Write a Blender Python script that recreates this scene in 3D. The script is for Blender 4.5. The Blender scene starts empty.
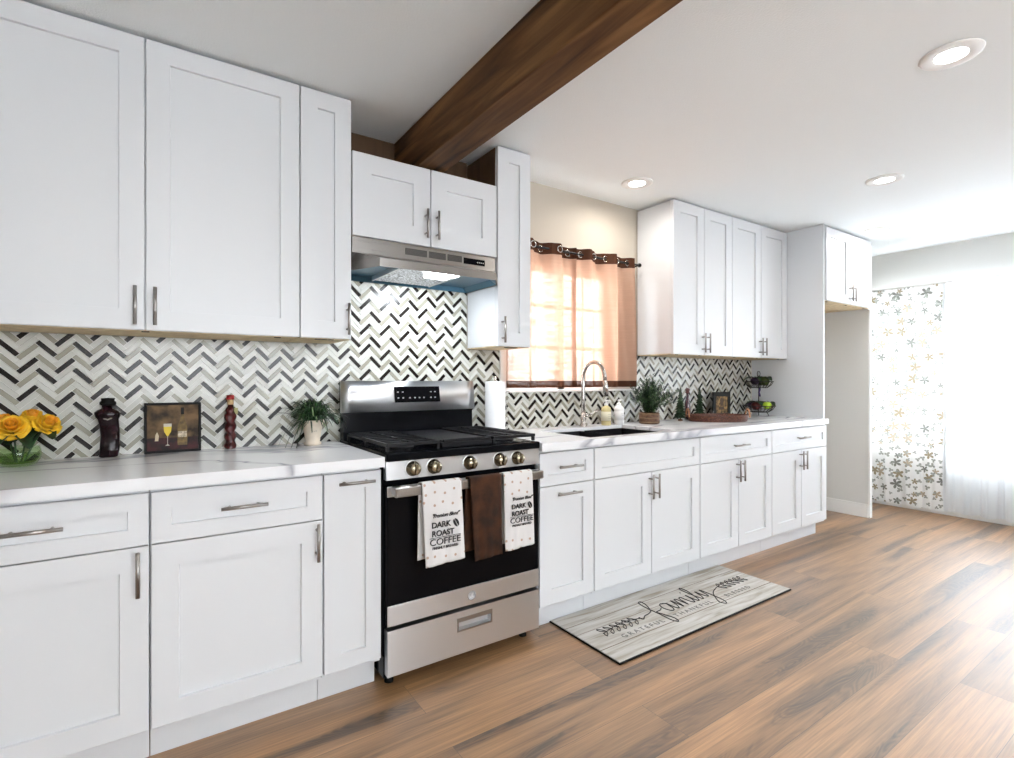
import bpy, bmesh, math, random
from mathutils import Vector, Matrix
PI = math.pi
sc = bpy.context.scene
COL = sc.collection
random.seed(7)

# ------------------------------------------------------------------ camera, world, exposure
CAM = (0.0, -2.5722, 1.2085)
cd = bpy.data.cameras.new('camera'); cam = bpy.data.objects.new('camera', cd); COL.objects.link(cam)
cam.location = CAM; cam.rotation_euler = (PI/2, 0, -0.5971)
cd.sensor_width = 36.0; cd.lens = 518.7/1014*36; cd.shift_y = 1.54/1014
cd.clip_start = 0.05; cd.clip_end = 60
sc.camera = cam
SKY_BASE, SKY_BRIGHT = 13.2, 11.0
W = bpy.data.worlds.new('world'); sc.world = W; W.use_nodes = True
bg = W.node_tree.nodes['Background']
bg.inputs[0].default_value = (0.90, 0.95, 1.0, 1); # overcast sky, brighter on the side the dining window faces
_n, _l = W.node_tree.nodes, W.node_tree.links
_tc = _n.new('ShaderNodeTexCoord'); _sp = _n.new('ShaderNodeSeparateXYZ'); _l.new(_tc.outputs['Generated'], _sp.inputs[0])
_mr = _n.new('ShaderNodeMapRange'); _mr.inputs[1].default_value = 0.2; _mr.inputs[2].default_value = 1.0
_mr.inputs[3].default_value = SKY_BASE; _mr.inputs[4].default_value = SKY_BRIGHT; _mr.interpolation_type = 'SMOOTHSTEP'
_l.new(_sp.outputs['X'], _mr.inputs[0]); _l.new(_mr.outputs[0], bg.inputs[1])
sc.view_settings.view_transform = 'Standard'; sc.view_settings.look = 'None'
sc.view_settings.gamma = 1.0; sc.view_settings.use_curve_mapping = False
sc.view_settings.exposure = 0.38
DOWNLIGHT_W = 4.0
HOOD_W = 5.5

# ------------------------------------------------------------------ materials
MATS = {}
def newmat(name):
    m = bpy.data.materials.new(name); m.use_nodes = True
    nt = m.node_tree; b = nt.nodes['Principled BSDF']
    return m, nt, b
def flat(name, col, rough=0.5, metal=0.0, spec=0.5, coat=0.0, var=0.0, vscale=20.0, bump=0.0, bscale=200.0, emit=None, es=0.0, trans=0.0, ior=1.45):
    if name in MATS: return MATS[name]
    m, nt, b = newmat(name)
    b.inputs['Base Color'].default_value = (*col, 1)
    b.inputs['Roughness'].default_value = rough
    b.inputs['Metallic'].default_value = metal
    b.inputs['Specular IOR Level'].default_value = spec
    b.inputs['Coat Weight'].default_value = coat
    b.inputs['Transmission Weight'].default_value = trans
    b.inputs['IOR'].default_value = ior
    if emit:
        b.inputs['Emission Color'].default_value = (*emit, 1); b.inputs['Emission Strength'].default_value = es
    N, L = nt.nodes, nt.links
    tc = N.new('ShaderNodeTexCoord')
    if var > 0:
        n = N.new('ShaderNodeTexNoise'); n.inputs['Scale'].default_value = vscale; n.inputs['Detail'].default_value = 3
        L.new(tc.outputs['Object'], n.inputs['Vector'])
        mx = N.new('ShaderNodeMix'); mx.data_type = 'RGBA'
        mx.inputs[6].default_value = tuple(max(0, c*(1-var)) for c in col)+(1,)
        mx.inputs[7].default_value = tuple(min(1, c*(1+var)) for c in col)+(1,)
        rg = N.new('ShaderNodeMapRange'); rg.inputs[1].default_value = 0.36; rg.inputs[2].default_value = 0.64; L.new(n.outputs[0], rg.inputs[0]); L.new(rg.outputs[0], mx.inputs[0]); L.new(mx.outputs[2], b.inputs['Base Color'])
    if bump > 0:
        n2 = N.new('ShaderNodeTexNoise'); n2.inputs['Scale'].default_value = bscale; n2.inputs['Detail'].default_value = 2
        L.new(tc.outputs['Object'], n2.inputs['Vector'])
        bp = N.new('ShaderNodeBump'); bp.inputs['Strength'].default_value = bump; bp.inputs['Distance'].default_value = 0.002
        L.new(n2.outputs[0], bp.inputs['Height']); L.new(bp.outputs[0], b.inputs['Normal'])
    MATS[name] = m
    return m

cabinet_white = flat('cabinet_white', (0.70, 0.715, 0.735), 0.38, bump=0.02, bscale=90)
wall_paint = flat('wall_paint', (0.53, 0.475, 0.40), 0.8, bump=0.12, bscale=260)
wall_cool = flat('wall_cool', (0.70, 0.70, 0.68), 0.8, bump=0.1, bscale=260)
ceil_paint = flat('ceiling_paint', (0.86, 0.90, 0.915), 0.85, bump=0.55, bscale=150)
trim_white = flat('trim_white', (0.84, 0.84, 0.83), 0.45)
plywood = flat('plywood', (0.72, 0.58, 0.36), 0.6, var=0.12, vscale=30)
handle_metal = flat('handle_metal', (0.36, 0.34, 0.32), 0.32, 1.0)
black_enamel = flat('black_enamel', (0.004, 0.0045, 0.006), 0.12, spec=0.12)
cast_iron = flat('cast_iron', (0.008, 0.008, 0.010), 0.45, spec=0.25, bump=0.2, bscale=400)
black_glass = flat('black_glass', (0.004, 0.004, 0.005), 0.07, spec=0.10)
black_matte = flat('black_matte', (0.006, 0.006, 0.006), 0.5, spec=0.2)
plastic_grey = flat('grey_plastic', (0.45, 0.45, 0.47), 0.4)
grout = flat('grout', (0.76, 0.75, 0.71), 0.8)
tile_dark = flat('tile_dark', (0.016, 0.012, 0.010), 0.22, spec=0.3)
tile_taupe = flat('tile_taupe', (0.34, 0.325, 0.262), 0.2, spec=0.4)
tile_light = flat('tile_light', (0.58, 0.58, 0.535), 0.2, spec=0.4)
tile_pale = flat('tile_pale', (0.66, 0.66, 0.62), 0.2, spec=0.4)
paper = flat('paper', (0.86, 0.86, 0.87), 0.9, bump=0.3, bscale=120)
brass_dark = flat('knob_metal', (0.27, 0.23, 0.16), 0.25, 1.0)
ink = flat('ink', (0.02, 0.02, 0.022), 0.7)
ink_grey = flat('ink_grey', (0.13, 0.13, 0.13), 0.7)
iron = flat('black_iron', (0.015, 0.015, 0.016), 0.4, 0.5)

def steel(name, col=(0.62, 0.60, 0.58), rough=0.26, axis=0):
    m, nt, b = newmat(name); N, L = nt.nodes, nt.links
    b.inputs['Base Color'].default_value = (*col, 1); b.inputs['Metallic'].default_value = 1.0
    tc = N.new('ShaderNodeTexCoord'); mp = N.new('ShaderNodeMapping')
    b.inputs['Anisotropic'].default_value = 0.8; b.inputs['Anisotropic Rotation'].default_value = 0.25
    tg = N.new('ShaderNodeTangent'); tg.direction_type = 'RADIAL'; tg.axis = 'Z'; L.new(tg.outputs[0], b.inputs['Tangent'])
    s = [900, 900, 900]; s[axis] = 6
    mp.inputs['Scale'].default_value = s
    n = N.new('ShaderNodeTexNoise'); n.inputs['Scale'].default_value = 1; n.inputs['Detail'].default_value = 2
    mr = N.new('ShaderNodeMapRange'); mr.inputs[3].default_value = rough-0.05; mr.inputs[4].default_value = rough+0.09
    L.new(tc.outputs['Object'], mp.inputs[0]); L.new(mp.outputs[0], n.inputs['Vector'])
    L.new(n.outputs[0], mr.inputs[0]); L.new(mr.outputs[0], b.inputs['Roughness'])
    return m
stainless = steel('stainless', (0.66, 0.66, 0.67), rough=0.33)
stainless_dim = steel('stainless_warm', (0.36, 0.34, 0.32), 0.28)
faucet_steel = flat('faucet_steel', (0.50, 0.47, 0.44), 0.22, 1.0)
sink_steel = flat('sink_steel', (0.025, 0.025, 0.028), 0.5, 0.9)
filter_mesh = flat('filter_mesh', (0.50, 0.51, 0.55), 0.35, 1.0, var=0.8, vscale=120, bump=0.9, bscale=160)
hood_inner = flat('hood_inner', (0.07, 0.16, 0.23), 0.3, 0.8)

def wood_floor():
    m, nt, b = newmat('floor_planks'); N, L = nt.nodes, nt.links
    tc = N.new('ShaderNodeTexCoord')
    br = N.new('ShaderNodeTexBrick'); br.offset = 0.37; br.offset_frequency = 2
    br.inputs['Scale'].default_value = 1; br.inputs['Brick Width'].default_value = 1.85; br.inputs['Row Height'].default_value = 0.205
    br.inputs['Mortar Size'].default_value = 0.0009; br.inputs['Mortar Smooth'].default_value = 0.2
    br.inputs['Color1'].default_value = (0, 0, 0, 1); br.inputs['Color2'].default_value = (1, 1, 1, 1); br.inputs['Mortar'].default_value = (0.5, 0.5, 0.5, 1)
    mpb = N.new('ShaderNodeMapping'); mpb.inputs['Location'].default_value = (0.35, 0.03, 0)
    L.new(tc.outputs['Object'], mpb.inputs[0]); L.new(mpb.outputs[0], br.inputs['Vector'])
    sh = N.new('ShaderNodeVectorMath'); sh.operation = 'SCALE'; L.new(br.outputs['Color'], sh.inputs[0]); sh.inputs['Scale'].default_value = 23.0
    ad = N.new('ShaderNodeVectorMath'); ad.operation = 'ADD'; L.new(tc.outputs['Object'], ad.inputs[0]); L.new(sh.outputs[0], ad.inputs[1])
    def noise(scale, det, dist=0.0, rough=0.5):
        mp = N.new('ShaderNodeMapping'); mp.inputs['Scale'].default_value = scale; L.new(ad.outputs[0], mp.inputs[0])
        n = N.new('ShaderNodeTexNoise'); n.inputs['Scale'].default_value = 1; n.inputs['Detail'].default_value = det
        n.inputs['Distortion'].default_value = dist; n.inputs['Roughness'].default_value = rough
        L.new(mp.outputs[0], n.inputs['Vector']); return n.outputs[0]
    broad = noise((0.6, 7.5, 1), 4, 0.9)
    fine = noise((3.5, 130.0, 1), 3, 0.2, 0.6)
    # cathedral rings: contour lines of a stretched noise
    cat = noise((1.6, 9.0, 1), 2, 0.9)
    mul = N.new('ShaderNodeMath'); mul.operation = 'MULTIPLY'; L.new(cat, mul.inputs[0]); mul.inputs[1].default_value = 110
    sn = N.new('ShaderNodeMath'); sn.operation = 'SINE'; L.new(mul.outputs[0], sn.inputs[0])
    rr = N.new('ShaderNodeMapRange'); rr.inputs[1].default_value = -1; rr.inputs[2].default_value = 1; L.new(sn.outputs[0], rr.inputs[0])
    ramp = N.new('ShaderNodeValToRGB'); L.new(broad, ramp.inputs[0])
    e = ramp.color_ramp.elements
    e[0].position = 0.24; e[0].color = (0.075, 0.040, 0.020, 1)
    e[1].position = 0.68; e[1].color = (0.46, 0.245, 0.105, 1)
    for p, c in ((0.36, (0.145, 0.080, 0.036, 1)), (0.43, (0.27, 0.143, 0.060, 1)), (0.52, (0.37, 0.200, 0.085, 1))):
        x = e.new(p); x.color = c
    def mixc(fac, a, c, mode='MULTIPLY'):
        mx = N.new('ShaderNodeMix'); mx.data_type = 'RGBA'; mx.blend_type = mode
        if isinstance(fac, float): mx.inputs[0].default_value = fac
        else: L.new(fac, mx.inputs[0])
        L.new(a, mx.inputs[6]) ; L.new(c, mx.inputs[7]); return mx.outputs[2]
    fr = N.new('ShaderNodeMapRange'); fr.inputs[1].default_value = 0.3; fr.inputs[2].default_value = 0.7; fr.inputs[3].default_value = 0.60; fr.inputs[4].default_value = 1.15
    L.new(fine, fr.inputs[0])
    c1 = mixc(1.0, ramp.outputs[0], fr.outputs[0])
    # rings only in the dark broad streaks
    mk = N.new('ShaderNodeMapRange'); mk.inputs[1].default_value = 0.46; mk.inputs[2].default_value = 0.34; mk.inputs[3].default_value = 0.0; mk.inputs[4].default_value = 0.85; L.new(broad, mk.inputs[0])
    rs = N.new('ShaderNodeMapRange'); rs.inputs[3].default_value = 0.45; rs.inputs[4].default_value = 1.2; L.new(rr.outputs[0], rs.inputs[0])
    c2 = mixc(mk.outputs[0], c1, rs.outputs[0])
    # plank to plank tone
    tn = N.new('ShaderNodeMapRange'); tn.inputs[3].default_value = 0.90; tn.inputs[4].default_value = 1.10; L.new(br.outputs['Color'], tn.inputs[0])
    c3 = mixc(1.0, c2, tn.outputs[0])
    dk = N.new('ShaderNodeMix'); dk.data_type = 'RGBA'; L.new(br.outputs['Fac'], dk.inputs[0]); L.new(c3, dk.inputs[6]); dk.inputs[7].default_value = (0.07, 0.045, 0.03, 1)
    L.new(dk.outputs[2], b.inputs['Base Color'])
    b.inputs['Roughness'].default_value = 0.33
    b.inputs['Specular IOR Level'].default_value = 0.5; b.inputs['Coat Weight'].default_value = 0.9; b.inputs['Coat Roughness'].default_value = 0.45; b.inputs['Coat IOR'].default_value = 1.75
    ro = N.new('ShaderNodeMapRange'); ro.inputs[3].default_value = 0.38; ro.inputs[4].default_value = 0.56; L.new(fine, ro.inputs[0]); L.new(ro.outputs[0], b.inputs['Roughness'])
    bp = N.new('ShaderNodeBump'); bp.inputs['Strength'].default_value = 0.12; bp.inputs['Distance'].default_value = 0.001
    L.new(fine, bp.inputs['Height']); L.new(bp.outputs[0], b.inputs['Normal'])
    return m
floor_mat = wood_floor()

def wood(name, c_dark, c_mid, c_light, scale=(9, 0.7, 9), rough=0.55):
    m, nt, b = newmat(name); N, L = nt.nodes, nt.links
    tc = N.new('ShaderNodeTexCoord'); mp = N.new('ShaderNodeMapping'); mp.inputs['Scale'].default_value = scale
    n = N.new('ShaderNodeTexNoise'); n.inputs['Scale'].default_value = 1.4; n.inputs['Detail'].default_value = 5; n.inputs['Distortion'].default_value = 0.8
    L.new(tc.outputs['Object'], mp.inputs[0]); L.new(mp.outputs[0], n.inputs['Vector'])
    r = N.new('ShaderNodeValToRGB'); e = r.color_ramp.elements
    e[0].position = 0.3; e[0].color = (*c_dark, 1); e[1].position = 0.72; e[1].color = (*c_light, 1); x = e.new(0.5); x.color = (*c_mid, 1)
    L.new(n.outputs[0], r.inputs[0]); L.new(r.outputs[0], b.inputs['Base Color']); b.inputs['Roughness'].default_value = rough
    bp = N.new('ShaderNodeBump'); bp.inputs['Strength'].default_value = 0.25; bp.inputs['Distance'].default_value = 0.003
    L.new(n.outputs[0], bp.inputs['Height']); L.new(bp.outputs[0], b.inputs['Normal'])
    return m
beam_wood = wood('beam_wood', (0.030, 0.012, 0.004), (0.115, 0.054, 0.020), (0.26, 0.130, 0.050), (11, 0.9, 11))
beam_wood.node_tree.nodes['Principled BSDF'].inputs['Specular IOR Level'].default_value = 0.15
warm_shade = wood('warm_shade', (0.055, 0.026, 0.010), (0.10, 0.050, 0.020), (0.13, 0.070, 0.030), (5, 5, 0.8))  # brown tone stands in for warm shade in the recess over the hood
rustic = wood('mat_boards', (0.33, 0.29, 0.23), (0.52, 0.50, 0.46), (0.64, 0.63, 0.61), (2.2, 26, 1), 0.75)
wicker = wood('wicker', (0.020, 0.006, 0.004), (0.085, 0.022, 0.010), (0.22, 0.075, 0.035), (60, 60, 140), 0.4)
pot_wood = wood('pot_wood', (0.05, 0.022, 0.010), (0.14, 0.062, 0.028), (0.22, 0.11, 0.055), (30, 30, 70), 0.55)

def quartz():
    m, nt, b = newmat('quartz'); N, L = nt.nodes, nt.links
    tc = N.new('ShaderNodeTexCoord')
    mp = N.new('ShaderNodeMapping'); mp.inputs['Rotation'].default_value = (0, 0, 0.25); mp.inputs['Scale'].default_value = (0.5, 2.2, 1.2)
    n = N.new('ShaderNodeTexNoise'); n.inputs['Scale'].default_value = 1.5; n.inputs['Detail'].default_value = 4; n.inputs['Distortion'].default_value = 0.7
    L.new(tc.outputs['Object'], mp.inputs[0]); L.new(mp.outputs[0], n.inputs['Vector'])
    s = N.new('ShaderNodeMath'); s.operation = 'SUBTRACT'; L.new(n.outputs[0], s.inputs[0]); s.inputs[1].default_value = 0.5
    a = N.new('ShaderNodeMath'); a.operation = 'ABSOLUTE'; L.new(s.outputs[0], a.inputs[0])
    r = N.new('ShaderNodeValToRGB'); L.new(a.outputs[0], r.inputs[0]); e = r.color_ramp.elements
    e[0].position = 0.0; e[0].color = (0.36, 0.37, 0.42, 1); e[1].position = 0.05; e[1].color = (0.82, 0.83, 0.85, 1)
    x = e.new(0.012); x.color = (0.60, 0.60, 0.63, 1); x = e.new(0.022); x.color = (0.77, 0.78, 0.80, 1)
    L.new(r.outputs[0], b.inputs['Base Color']); b.inputs['Roughness'].default_value = 0.2
    return m
quartz_mat = quartz()

def glass(name, tint=(1, 1, 1), refl=0.08):
    m = bpy.data.materials.new(name); m.use_nodes = True; nt = m.node_tree; N, L = nt.nodes, nt.links
    N.clear(); o = N.new('ShaderNodeOutputMaterial'); t = N.new('ShaderNodeBsdfTransparent'); g = N.new('ShaderNodeBsdfGlossy')
    t.inputs[0].default_value = (*tint, 1); g.inputs['Roughness'].default_value = 0.03
    lw = N.new('ShaderNodeLayerWeight'); pw = N.new('ShaderNodeMath'); pw.operation = 'POWER'; L.new(lw.outputs['Facing'], pw.inputs[0]); pw.inputs[1].default_value = 4.0
    f = N.new('ShaderNodeMath'); f.operation = 'MULTIPLY_ADD'; L.new(pw.outputs[0], f.inputs[0]); f.inputs[1].default_value = 0.6; f.inputs[2].default_value = 0.04; mx = N.new('ShaderNodeMixShader')
    L.new(f.outputs[0], mx.inputs[0]); L.new(t.outputs[0], mx.inputs[1]); L.new(g.outputs[0], mx.inputs[2]); L.new(mx.outputs[0], o.inputs[0])
    return m
pane_glass = glass('pane_glass')
vase_glass = glass('vase_glass', (0.80, 0.92, 0.70))
dark_glass = flat('dark_glass', (0.012, 0.004, 0.006), 0.1, spec=0.3, coat=0.15, var=0.8, vscale=30)
red_glass = flat('red_glass', (0.055, 0.008, 0.008), 0.1, spec=0.4, coat=0.2, var=0.6, vscale=40)

def cloth(name, col, transl=0.5, transp=0.1, weave=0.0, wscale=300.0, tcol=None):
    m = bpy.data.materials.new(name); m.use_nodes = True; nt = m.node_tree; N, L = nt.nodes, nt.links
    N.clear(); o = N.new('ShaderNodeOutputMaterial')
    d = N.new('ShaderNodeBsdfDiffuse'); t = N.new('ShaderNodeBsdfTranslucent'); p = N.new('ShaderNodeBsdfTransparent')
    d.inputs[0].default_value = (*col, 1); t.inputs[0].default_value = (*(tcol or col), 1)
    m1 = N.new('ShaderNodeMixShader'); m1.inputs[0].default_value = transl
    m2 = N.new('ShaderNodeMixShader'); m2.inputs[0].default_value = transp
    L.new(d.outputs[0], m1.inputs[1]); L.new(t.outputs[0], m1.inputs[2]); L.new(m1.outputs[0], m2.inputs[1]); L.new(p.outputs[0], m2.inputs[2]); L.new(m2.outputs[0], o.inputs[0])
    if weave > 0:
        tc = N.new('ShaderNodeTexCoord'); mp = N.new('ShaderNodeMapping'); mp.inputs['Scale'].default_value = (6, 6, wscale)
        n = N.new('ShaderNodeTexNoise'); n.inputs['Scale'].default_value = 1; n.inputs['Detail'].default_value = 2
        L.new(tc.outputs['Object'], mp.inputs[0]); L.new(mp.outputs[0], n.inputs['Vector'])
        mr = N.new('ShaderNodeMapRange'); mr.inputs[1].default_value = 0.35; mr.inputs[2].default_value = 0.65
        mr.inputs[3].default_value = max(0, transp-weave); mr.inputs[4].default_value = transp+weave
        L.new(n.outputs[0], mr.inputs[0]); L.new(mr.outputs[0], m2.inputs[0])
    return m, nt, d, t
cafe_cloth = cloth('cafe_cloth', (0.70, 0.46, 0.34), 0.5, 0.035, 0.03, 150, tcol=(0.27, 0.155, 0.105))[0]
cafe_band = cloth('cafe_band', (0.075, 0.032, 0.020), 0.2, 0.01, 0.01, 150, tcol=(0.07, 0.028, 0.016))[0]
sheer_white = cloth('sheer_white', (0.84, 0.87, 0.90), 0.55, 0.05, 0.0)[0]

def floral():
    m, nt, d, t = cloth('floral_cloth', (0.86, 0.87, 0.87), 0.11, 0.01)
    N, L = nt.nodes, nt.links
    tc = N.new('ShaderNodeTexCoord'); sp = N.new('ShaderNodeSeparateXYZ'); L.new(tc.outputs['Object'], sp.inputs[0])
    cb = N.new('ShaderNodeCombineXYZ'); L.new(sp.outputs['Y'], cb.inputs[0]); L.new(sp.outputs['Z'], cb.inputs[1])
    def M(op, a, c=None):
        n = N.new('ShaderNodeMath'); n.operation = op
        for i, v in enumerate((a, c)):
            if v is None: continue
            if isinstance(v, (int, float)): n.inputs[i].default_value = v
            else: L.new(v, n.inputs[i])
        return n.outputs[0]
    def layer(scale, R, petals, offs):
        mp = N.new('ShaderNodeMapping'); mp.inputs['Location'].default_value = (offs, offs*1.7, 0); L.new(cb.outputs[0], mp.inputs[0])
        v = N.new('ShaderNodeTexVoronoi'); v.voronoi_dimensions = '2D'; v.inputs['Scale'].default_value = scale; v.inputs['Randomness'].default_value = 0.75
        L.new(mp.outputs[0], v.inputs['Vector'])
        df = N.new('ShaderNodeVectorMath'); df.operation = 'SUBTRACT'; L.new(mp.outputs[0], df.inputs[0]); L.new(v.outputs['Position'], df.inputs[1])
        s = N.new('ShaderNodeSeparateXYZ'); L.new(df.outputs[0], s.inputs[0])
        cs = N.new('ShaderNodeSeparateColor'); L.new(v.outputs['Color'], cs.inputs[0])
        ang = M('ADD', M('ARCTAN2', s.outputs[1], s.outputs[0]), M('MULTIPLY', cs.outputs[0], 6.28))
        r = M('POWER', M('ADD', M('MULTIPLY', s.outputs[0], s.outputs[0]), M('MULTIPLY', s.outputs[1], s.outputs[1])), 0.5)
        lim = M('MULTIPLY', M('MULTIPLY', M('ADD', M('MULTIPLY', M('ABSOLUTE', M('COSINE', M('MULTIPLY', ang, petals/2))), 0.75), 0.2), R), M('ADD', 0.55, M('MULTIPLY', cs.outputs[1], 0.6)))
        mask = M('LESS_THAN', r, lim)
        keep = M('GREATER_THAN', cs.outputs[2], 0.12)
        return M('MULTIPLY', mask, keep), cs
    m1, c1 = layer(9.0, 0.046, 5, 0.3); m2, c2 = layer(15, 0.024, 3, 5.1)
    rp = N.new('ShaderNodeValToRGB'); L.new(c1.outputs[0], rp.inputs[0]); rp.color_ramp.interpolation = 'CONSTANT'
    e = rp.color_ramp.elements; e[0].color = (0.34, 0.29, 0.20, 1); e[1].position = 0.4; e[1].color = (0.22, 0.23, 0.21, 1); x = e.new(0.7); x.color = (0.45, 0.39, 0.30, 1)
    base = N.new('ShaderNodeMix'); base.data_type = 'RGBA'; base.inputs[6].default_value = (0.86, 0.87, 0.87, 1); L.new(rp.outputs[0], base.inputs[7]); L.new(m1, base.inputs[0])
    b2 = N.new('ShaderNodeMix'); b2.data_type = 'RGBA'; L.new(m2, b2.inputs[0]); L.new(base.outputs[2], b2.inputs[6]); b2.inputs[7].default_value = (0.36, 0.38, 0.35, 1)
    L.new(b2.outputs[2], d.inputs[0]); L.new(b2.outputs[2], t.inputs[0])
    return m
floral_cloth = floral()

def dotted(name):
    m, nt, b = newmat(name); N, L = nt.nodes, nt.links
    tc = N.new('ShaderNodeTexCoord'); sp = N.new('ShaderNodeSeparateXYZ'); L.new(tc.outputs['Object'], sp.inputs[0])
    cb = N.new('ShaderNodeCombineXYZ'); L.new(sp.outputs['X'], cb.inputs[0]); L.new(sp.outputs['Z'], cb.inputs[1])
    v = N.new('ShaderNodeTexVoronoi'); v.voronoi_dimensions = '2D'; v.inputs['Scale'].default_value = 24; v.inputs['Randomness'].default_value = 0.45
    L.new(cb.outputs[0], v.inputs['Vector'])
    lt = N.new('ShaderNodeMath'); lt.operation = 'LESS_THAN'; L.new(v.outputs['Distance'], lt.inputs[0]); lt.inputs[1].default_value = 0.13
    mx = N.new('ShaderNodeMix'); mx.data_type = 'RGBA'; mx.inputs[6].default_value = (0.68, 0.66, 0.65, 1); mx.inputs[7].default_value = (0.46, 0.32, 0.25, 1)
    up = N.new('ShaderNodeMath'); up.operation = 'GREATER_THAN'; L.new(sp.outputs['Z'], up.inputs[0]); up.inputs[1].default_value = -.098
    dn = N.new('ShaderNodeMath'); dn.operation = 'LESS_THAN'; L.new(sp.outputs['Z'], dn.inputs[0]); dn.inputs[1].default_value = -.258
    ed = N.new('ShaderNodeMath'); ed.operation = 'MAXIMUM'; L.new(up.outputs[0], ed.inputs[0]); L.new(dn.outputs[0], ed.inputs[1])
    ml = N.new('ShaderNodeMath'); ml.operation = 'MULTIPLY'; L.new(ed.outputs[0], ml.inputs[0]); L.new(lt.outputs[0], ml.inputs[1])
    L.new(ml.outputs[0], mx.inputs[0]); L.new(mx.outputs[2], b.inputs['Base Color']); b.inputs['Roughness'].default_value = 0.9
    return m
dot_cloth = dotted('dotted_towel')
brown_terry = flat('brown_terry', (0.042, 0.014, 0.004), 0.9, var=0.6, vscale=14, bump=0.8, bscale=500)
lens_mat = flat('lamp_lens', (1, 1, 1), 0.4, emit=(1.0, 0.98, 0.95), es=14.0)
hood_lens = flat('hood_lens', (1, 1, 1), 0.4, emit=(0.92, 0.96, 1.0), es=10.0)

# ------------------------------------------------------------------ mesh helpers
class B:
    def __init__(s): s.bm = bmesh.new(); s.mi = 0
    def box(s, x0, x1, y0, y1, z0, z1, bev=0.0):
        vs = [s.bm.verts.new(p) for p in ((x0,y0,z0),(x1,y0,z0),(x1,y1,z0),(x0,y1,z0),(x0,y0,z1),(x1,y0,z1),(x1,y1,z1),(x0,y1,z1))]
        fs = [s.bm.faces.new([vs[i] for i in f]) for f in ((0,3,2,1),(4,5,6,7),(0,1,5,4),(1,2,6,5),(2,3,7,6),(3,0,4,7))]
        for f in fs: f.material_index = s.mi
        if bev > 0:
            es = list({e for f in fs for e in f.edges})
            bmesh.ops.bevel(s.bm, geom=es, offset=bev, segments=2, affect='EDGES', profile=0.5)
        return vs
    def hexa(s, pts):
        vs = [s.bm.verts.new(p) for p in pts]
        for f in ((0,3,2,1),(4,5,6,7),(0,1,5,4),(1,2,6,5),(2,3,7,6),(3,0,4,7)):
            s.bm.faces.new([vs[i] for i in f]).material_index = s.mi
        return vs
    def tube(s, pts, r, seg=10, cap=True, closed=False):
        pts = [Vector(p) for p in pts]; n = len(pts)
        rs = r if isinstance(r, (list, tuple)) else [r]*n
        rings = []; up = None
        for i, p in enumerate(pts):
            if closed: t = (pts[(i+1) % n]-pts[i-1]).normalized()
            else: t = (pts[min(i+1, n-1)]-pts[max(i-1, 0)]).normalized()
            if up is None:
                up = Vector((0, 0, 1)) if abs(t.z) < 0.9 else Vector((1, 0, 0))
            a = t.cross(up).normalized(); b2 = a.cross(t).normalized(); up = b2
            rings.append([s.bm.verts.new(p+(a*math.cos(2*PI*k/seg)+b2*math.sin(2*PI*k/seg))*rs[i]) for k in range(seg)])
        m = n if closed else n-1
        for i in range(m):
            A, C = rings[i], rings[(i+1) % n]
            for k in range(seg):
                f = s.bm.faces.new((A[k], A[(k+1) % seg], C[(k+1) % seg], C[k])); f.smooth = True; f.material_index = s.mi
        if cap and not closed:
            s.bm.faces.new(rings[0][::-1]).material_index = s.mi; s.bm.faces.new(rings[-1]).material_index = s.mi
    def lathe(s, prof, c=(0, 0, 0), seg=28, axis='z', smooth=True, fn=None):
        c = Vector(c); rings = []
        for r, h in prof:
            ring = []
            for k in range(seg):
                a = 2*PI*k/seg; rr = max(r, 1e-5)
                if fn: rr *= fn(a, h)
                u, v = rr*math.cos(a), rr*math.sin(a)
                p = {'z': (u, v, h), 'y': (u, -h, v), 'x': (h, u, v)}[axis]
                ring.append(s.bm.verts.new(c+Vector(p)))
            rings.append(ring)
        for i in range(len(rings)-1):
            for k in range(seg):
                f = s.bm.faces.new((rings[i][k], rings[i][(k+1) % seg], rings[i+1][(k+1) % seg], rings[i+1][k])); f.smooth = smooth; f.material_index = s.mi
        for rg, pr in ((rings[0][::-1], prof[0]), (rings[-1], prof[-1])):
            if pr[0] > 1e-4: s.bm.faces.new(rg).material_index = s.mi
    def ball(s, c, r, sq=(1, 1, 1), seg=16):
        M = Matrix.Translation(Vector(c)) @ Matrix.Diagonal((r*sq[0], r*sq[1], r*sq[2], 1))
        g = bmesh.ops.create_uvsphere(s.bm, u_segments=seg, v_segments=max(6, seg//2), radius=1, matrix=M)
        for v in g['verts']:
            for f in v.link_faces: f.smooth = True; f.material_index = s.mi
    def grid(s, fn, nu, nv):
        vs = [[s.bm.verts.new(fn(i/nu, j/nv)) for j in range(nv+1)] for i in range(nu+1)]
        for i in range(nu):
            for j in range(nv):
                f = s.bm.faces.new((vs[i][j], vs[i+1][j], vs[i+1][j+1], vs[i][j+1])); f.smooth = True; f.material_index = s.mi
        return vs
    def prism(s, poly, lift):   # poly: list of 3d points, lift: vector
        a = [s.bm.verts.new(Vector(p)) for p in poly]; b2 = [s.bm.verts.new(Vector(p)+Vector(lift)) for p in poly]
        s.bm.faces.new(a[::-1]).material_index = s.mi; s.bm.faces.new(b2).material_index = s.mi
        n = len(a)
        for i in range(n): s.bm.faces.new((a[i], a[(i+1) % n], b2[(i+1) % n], b2[i])).material_index = s.mi

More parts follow.
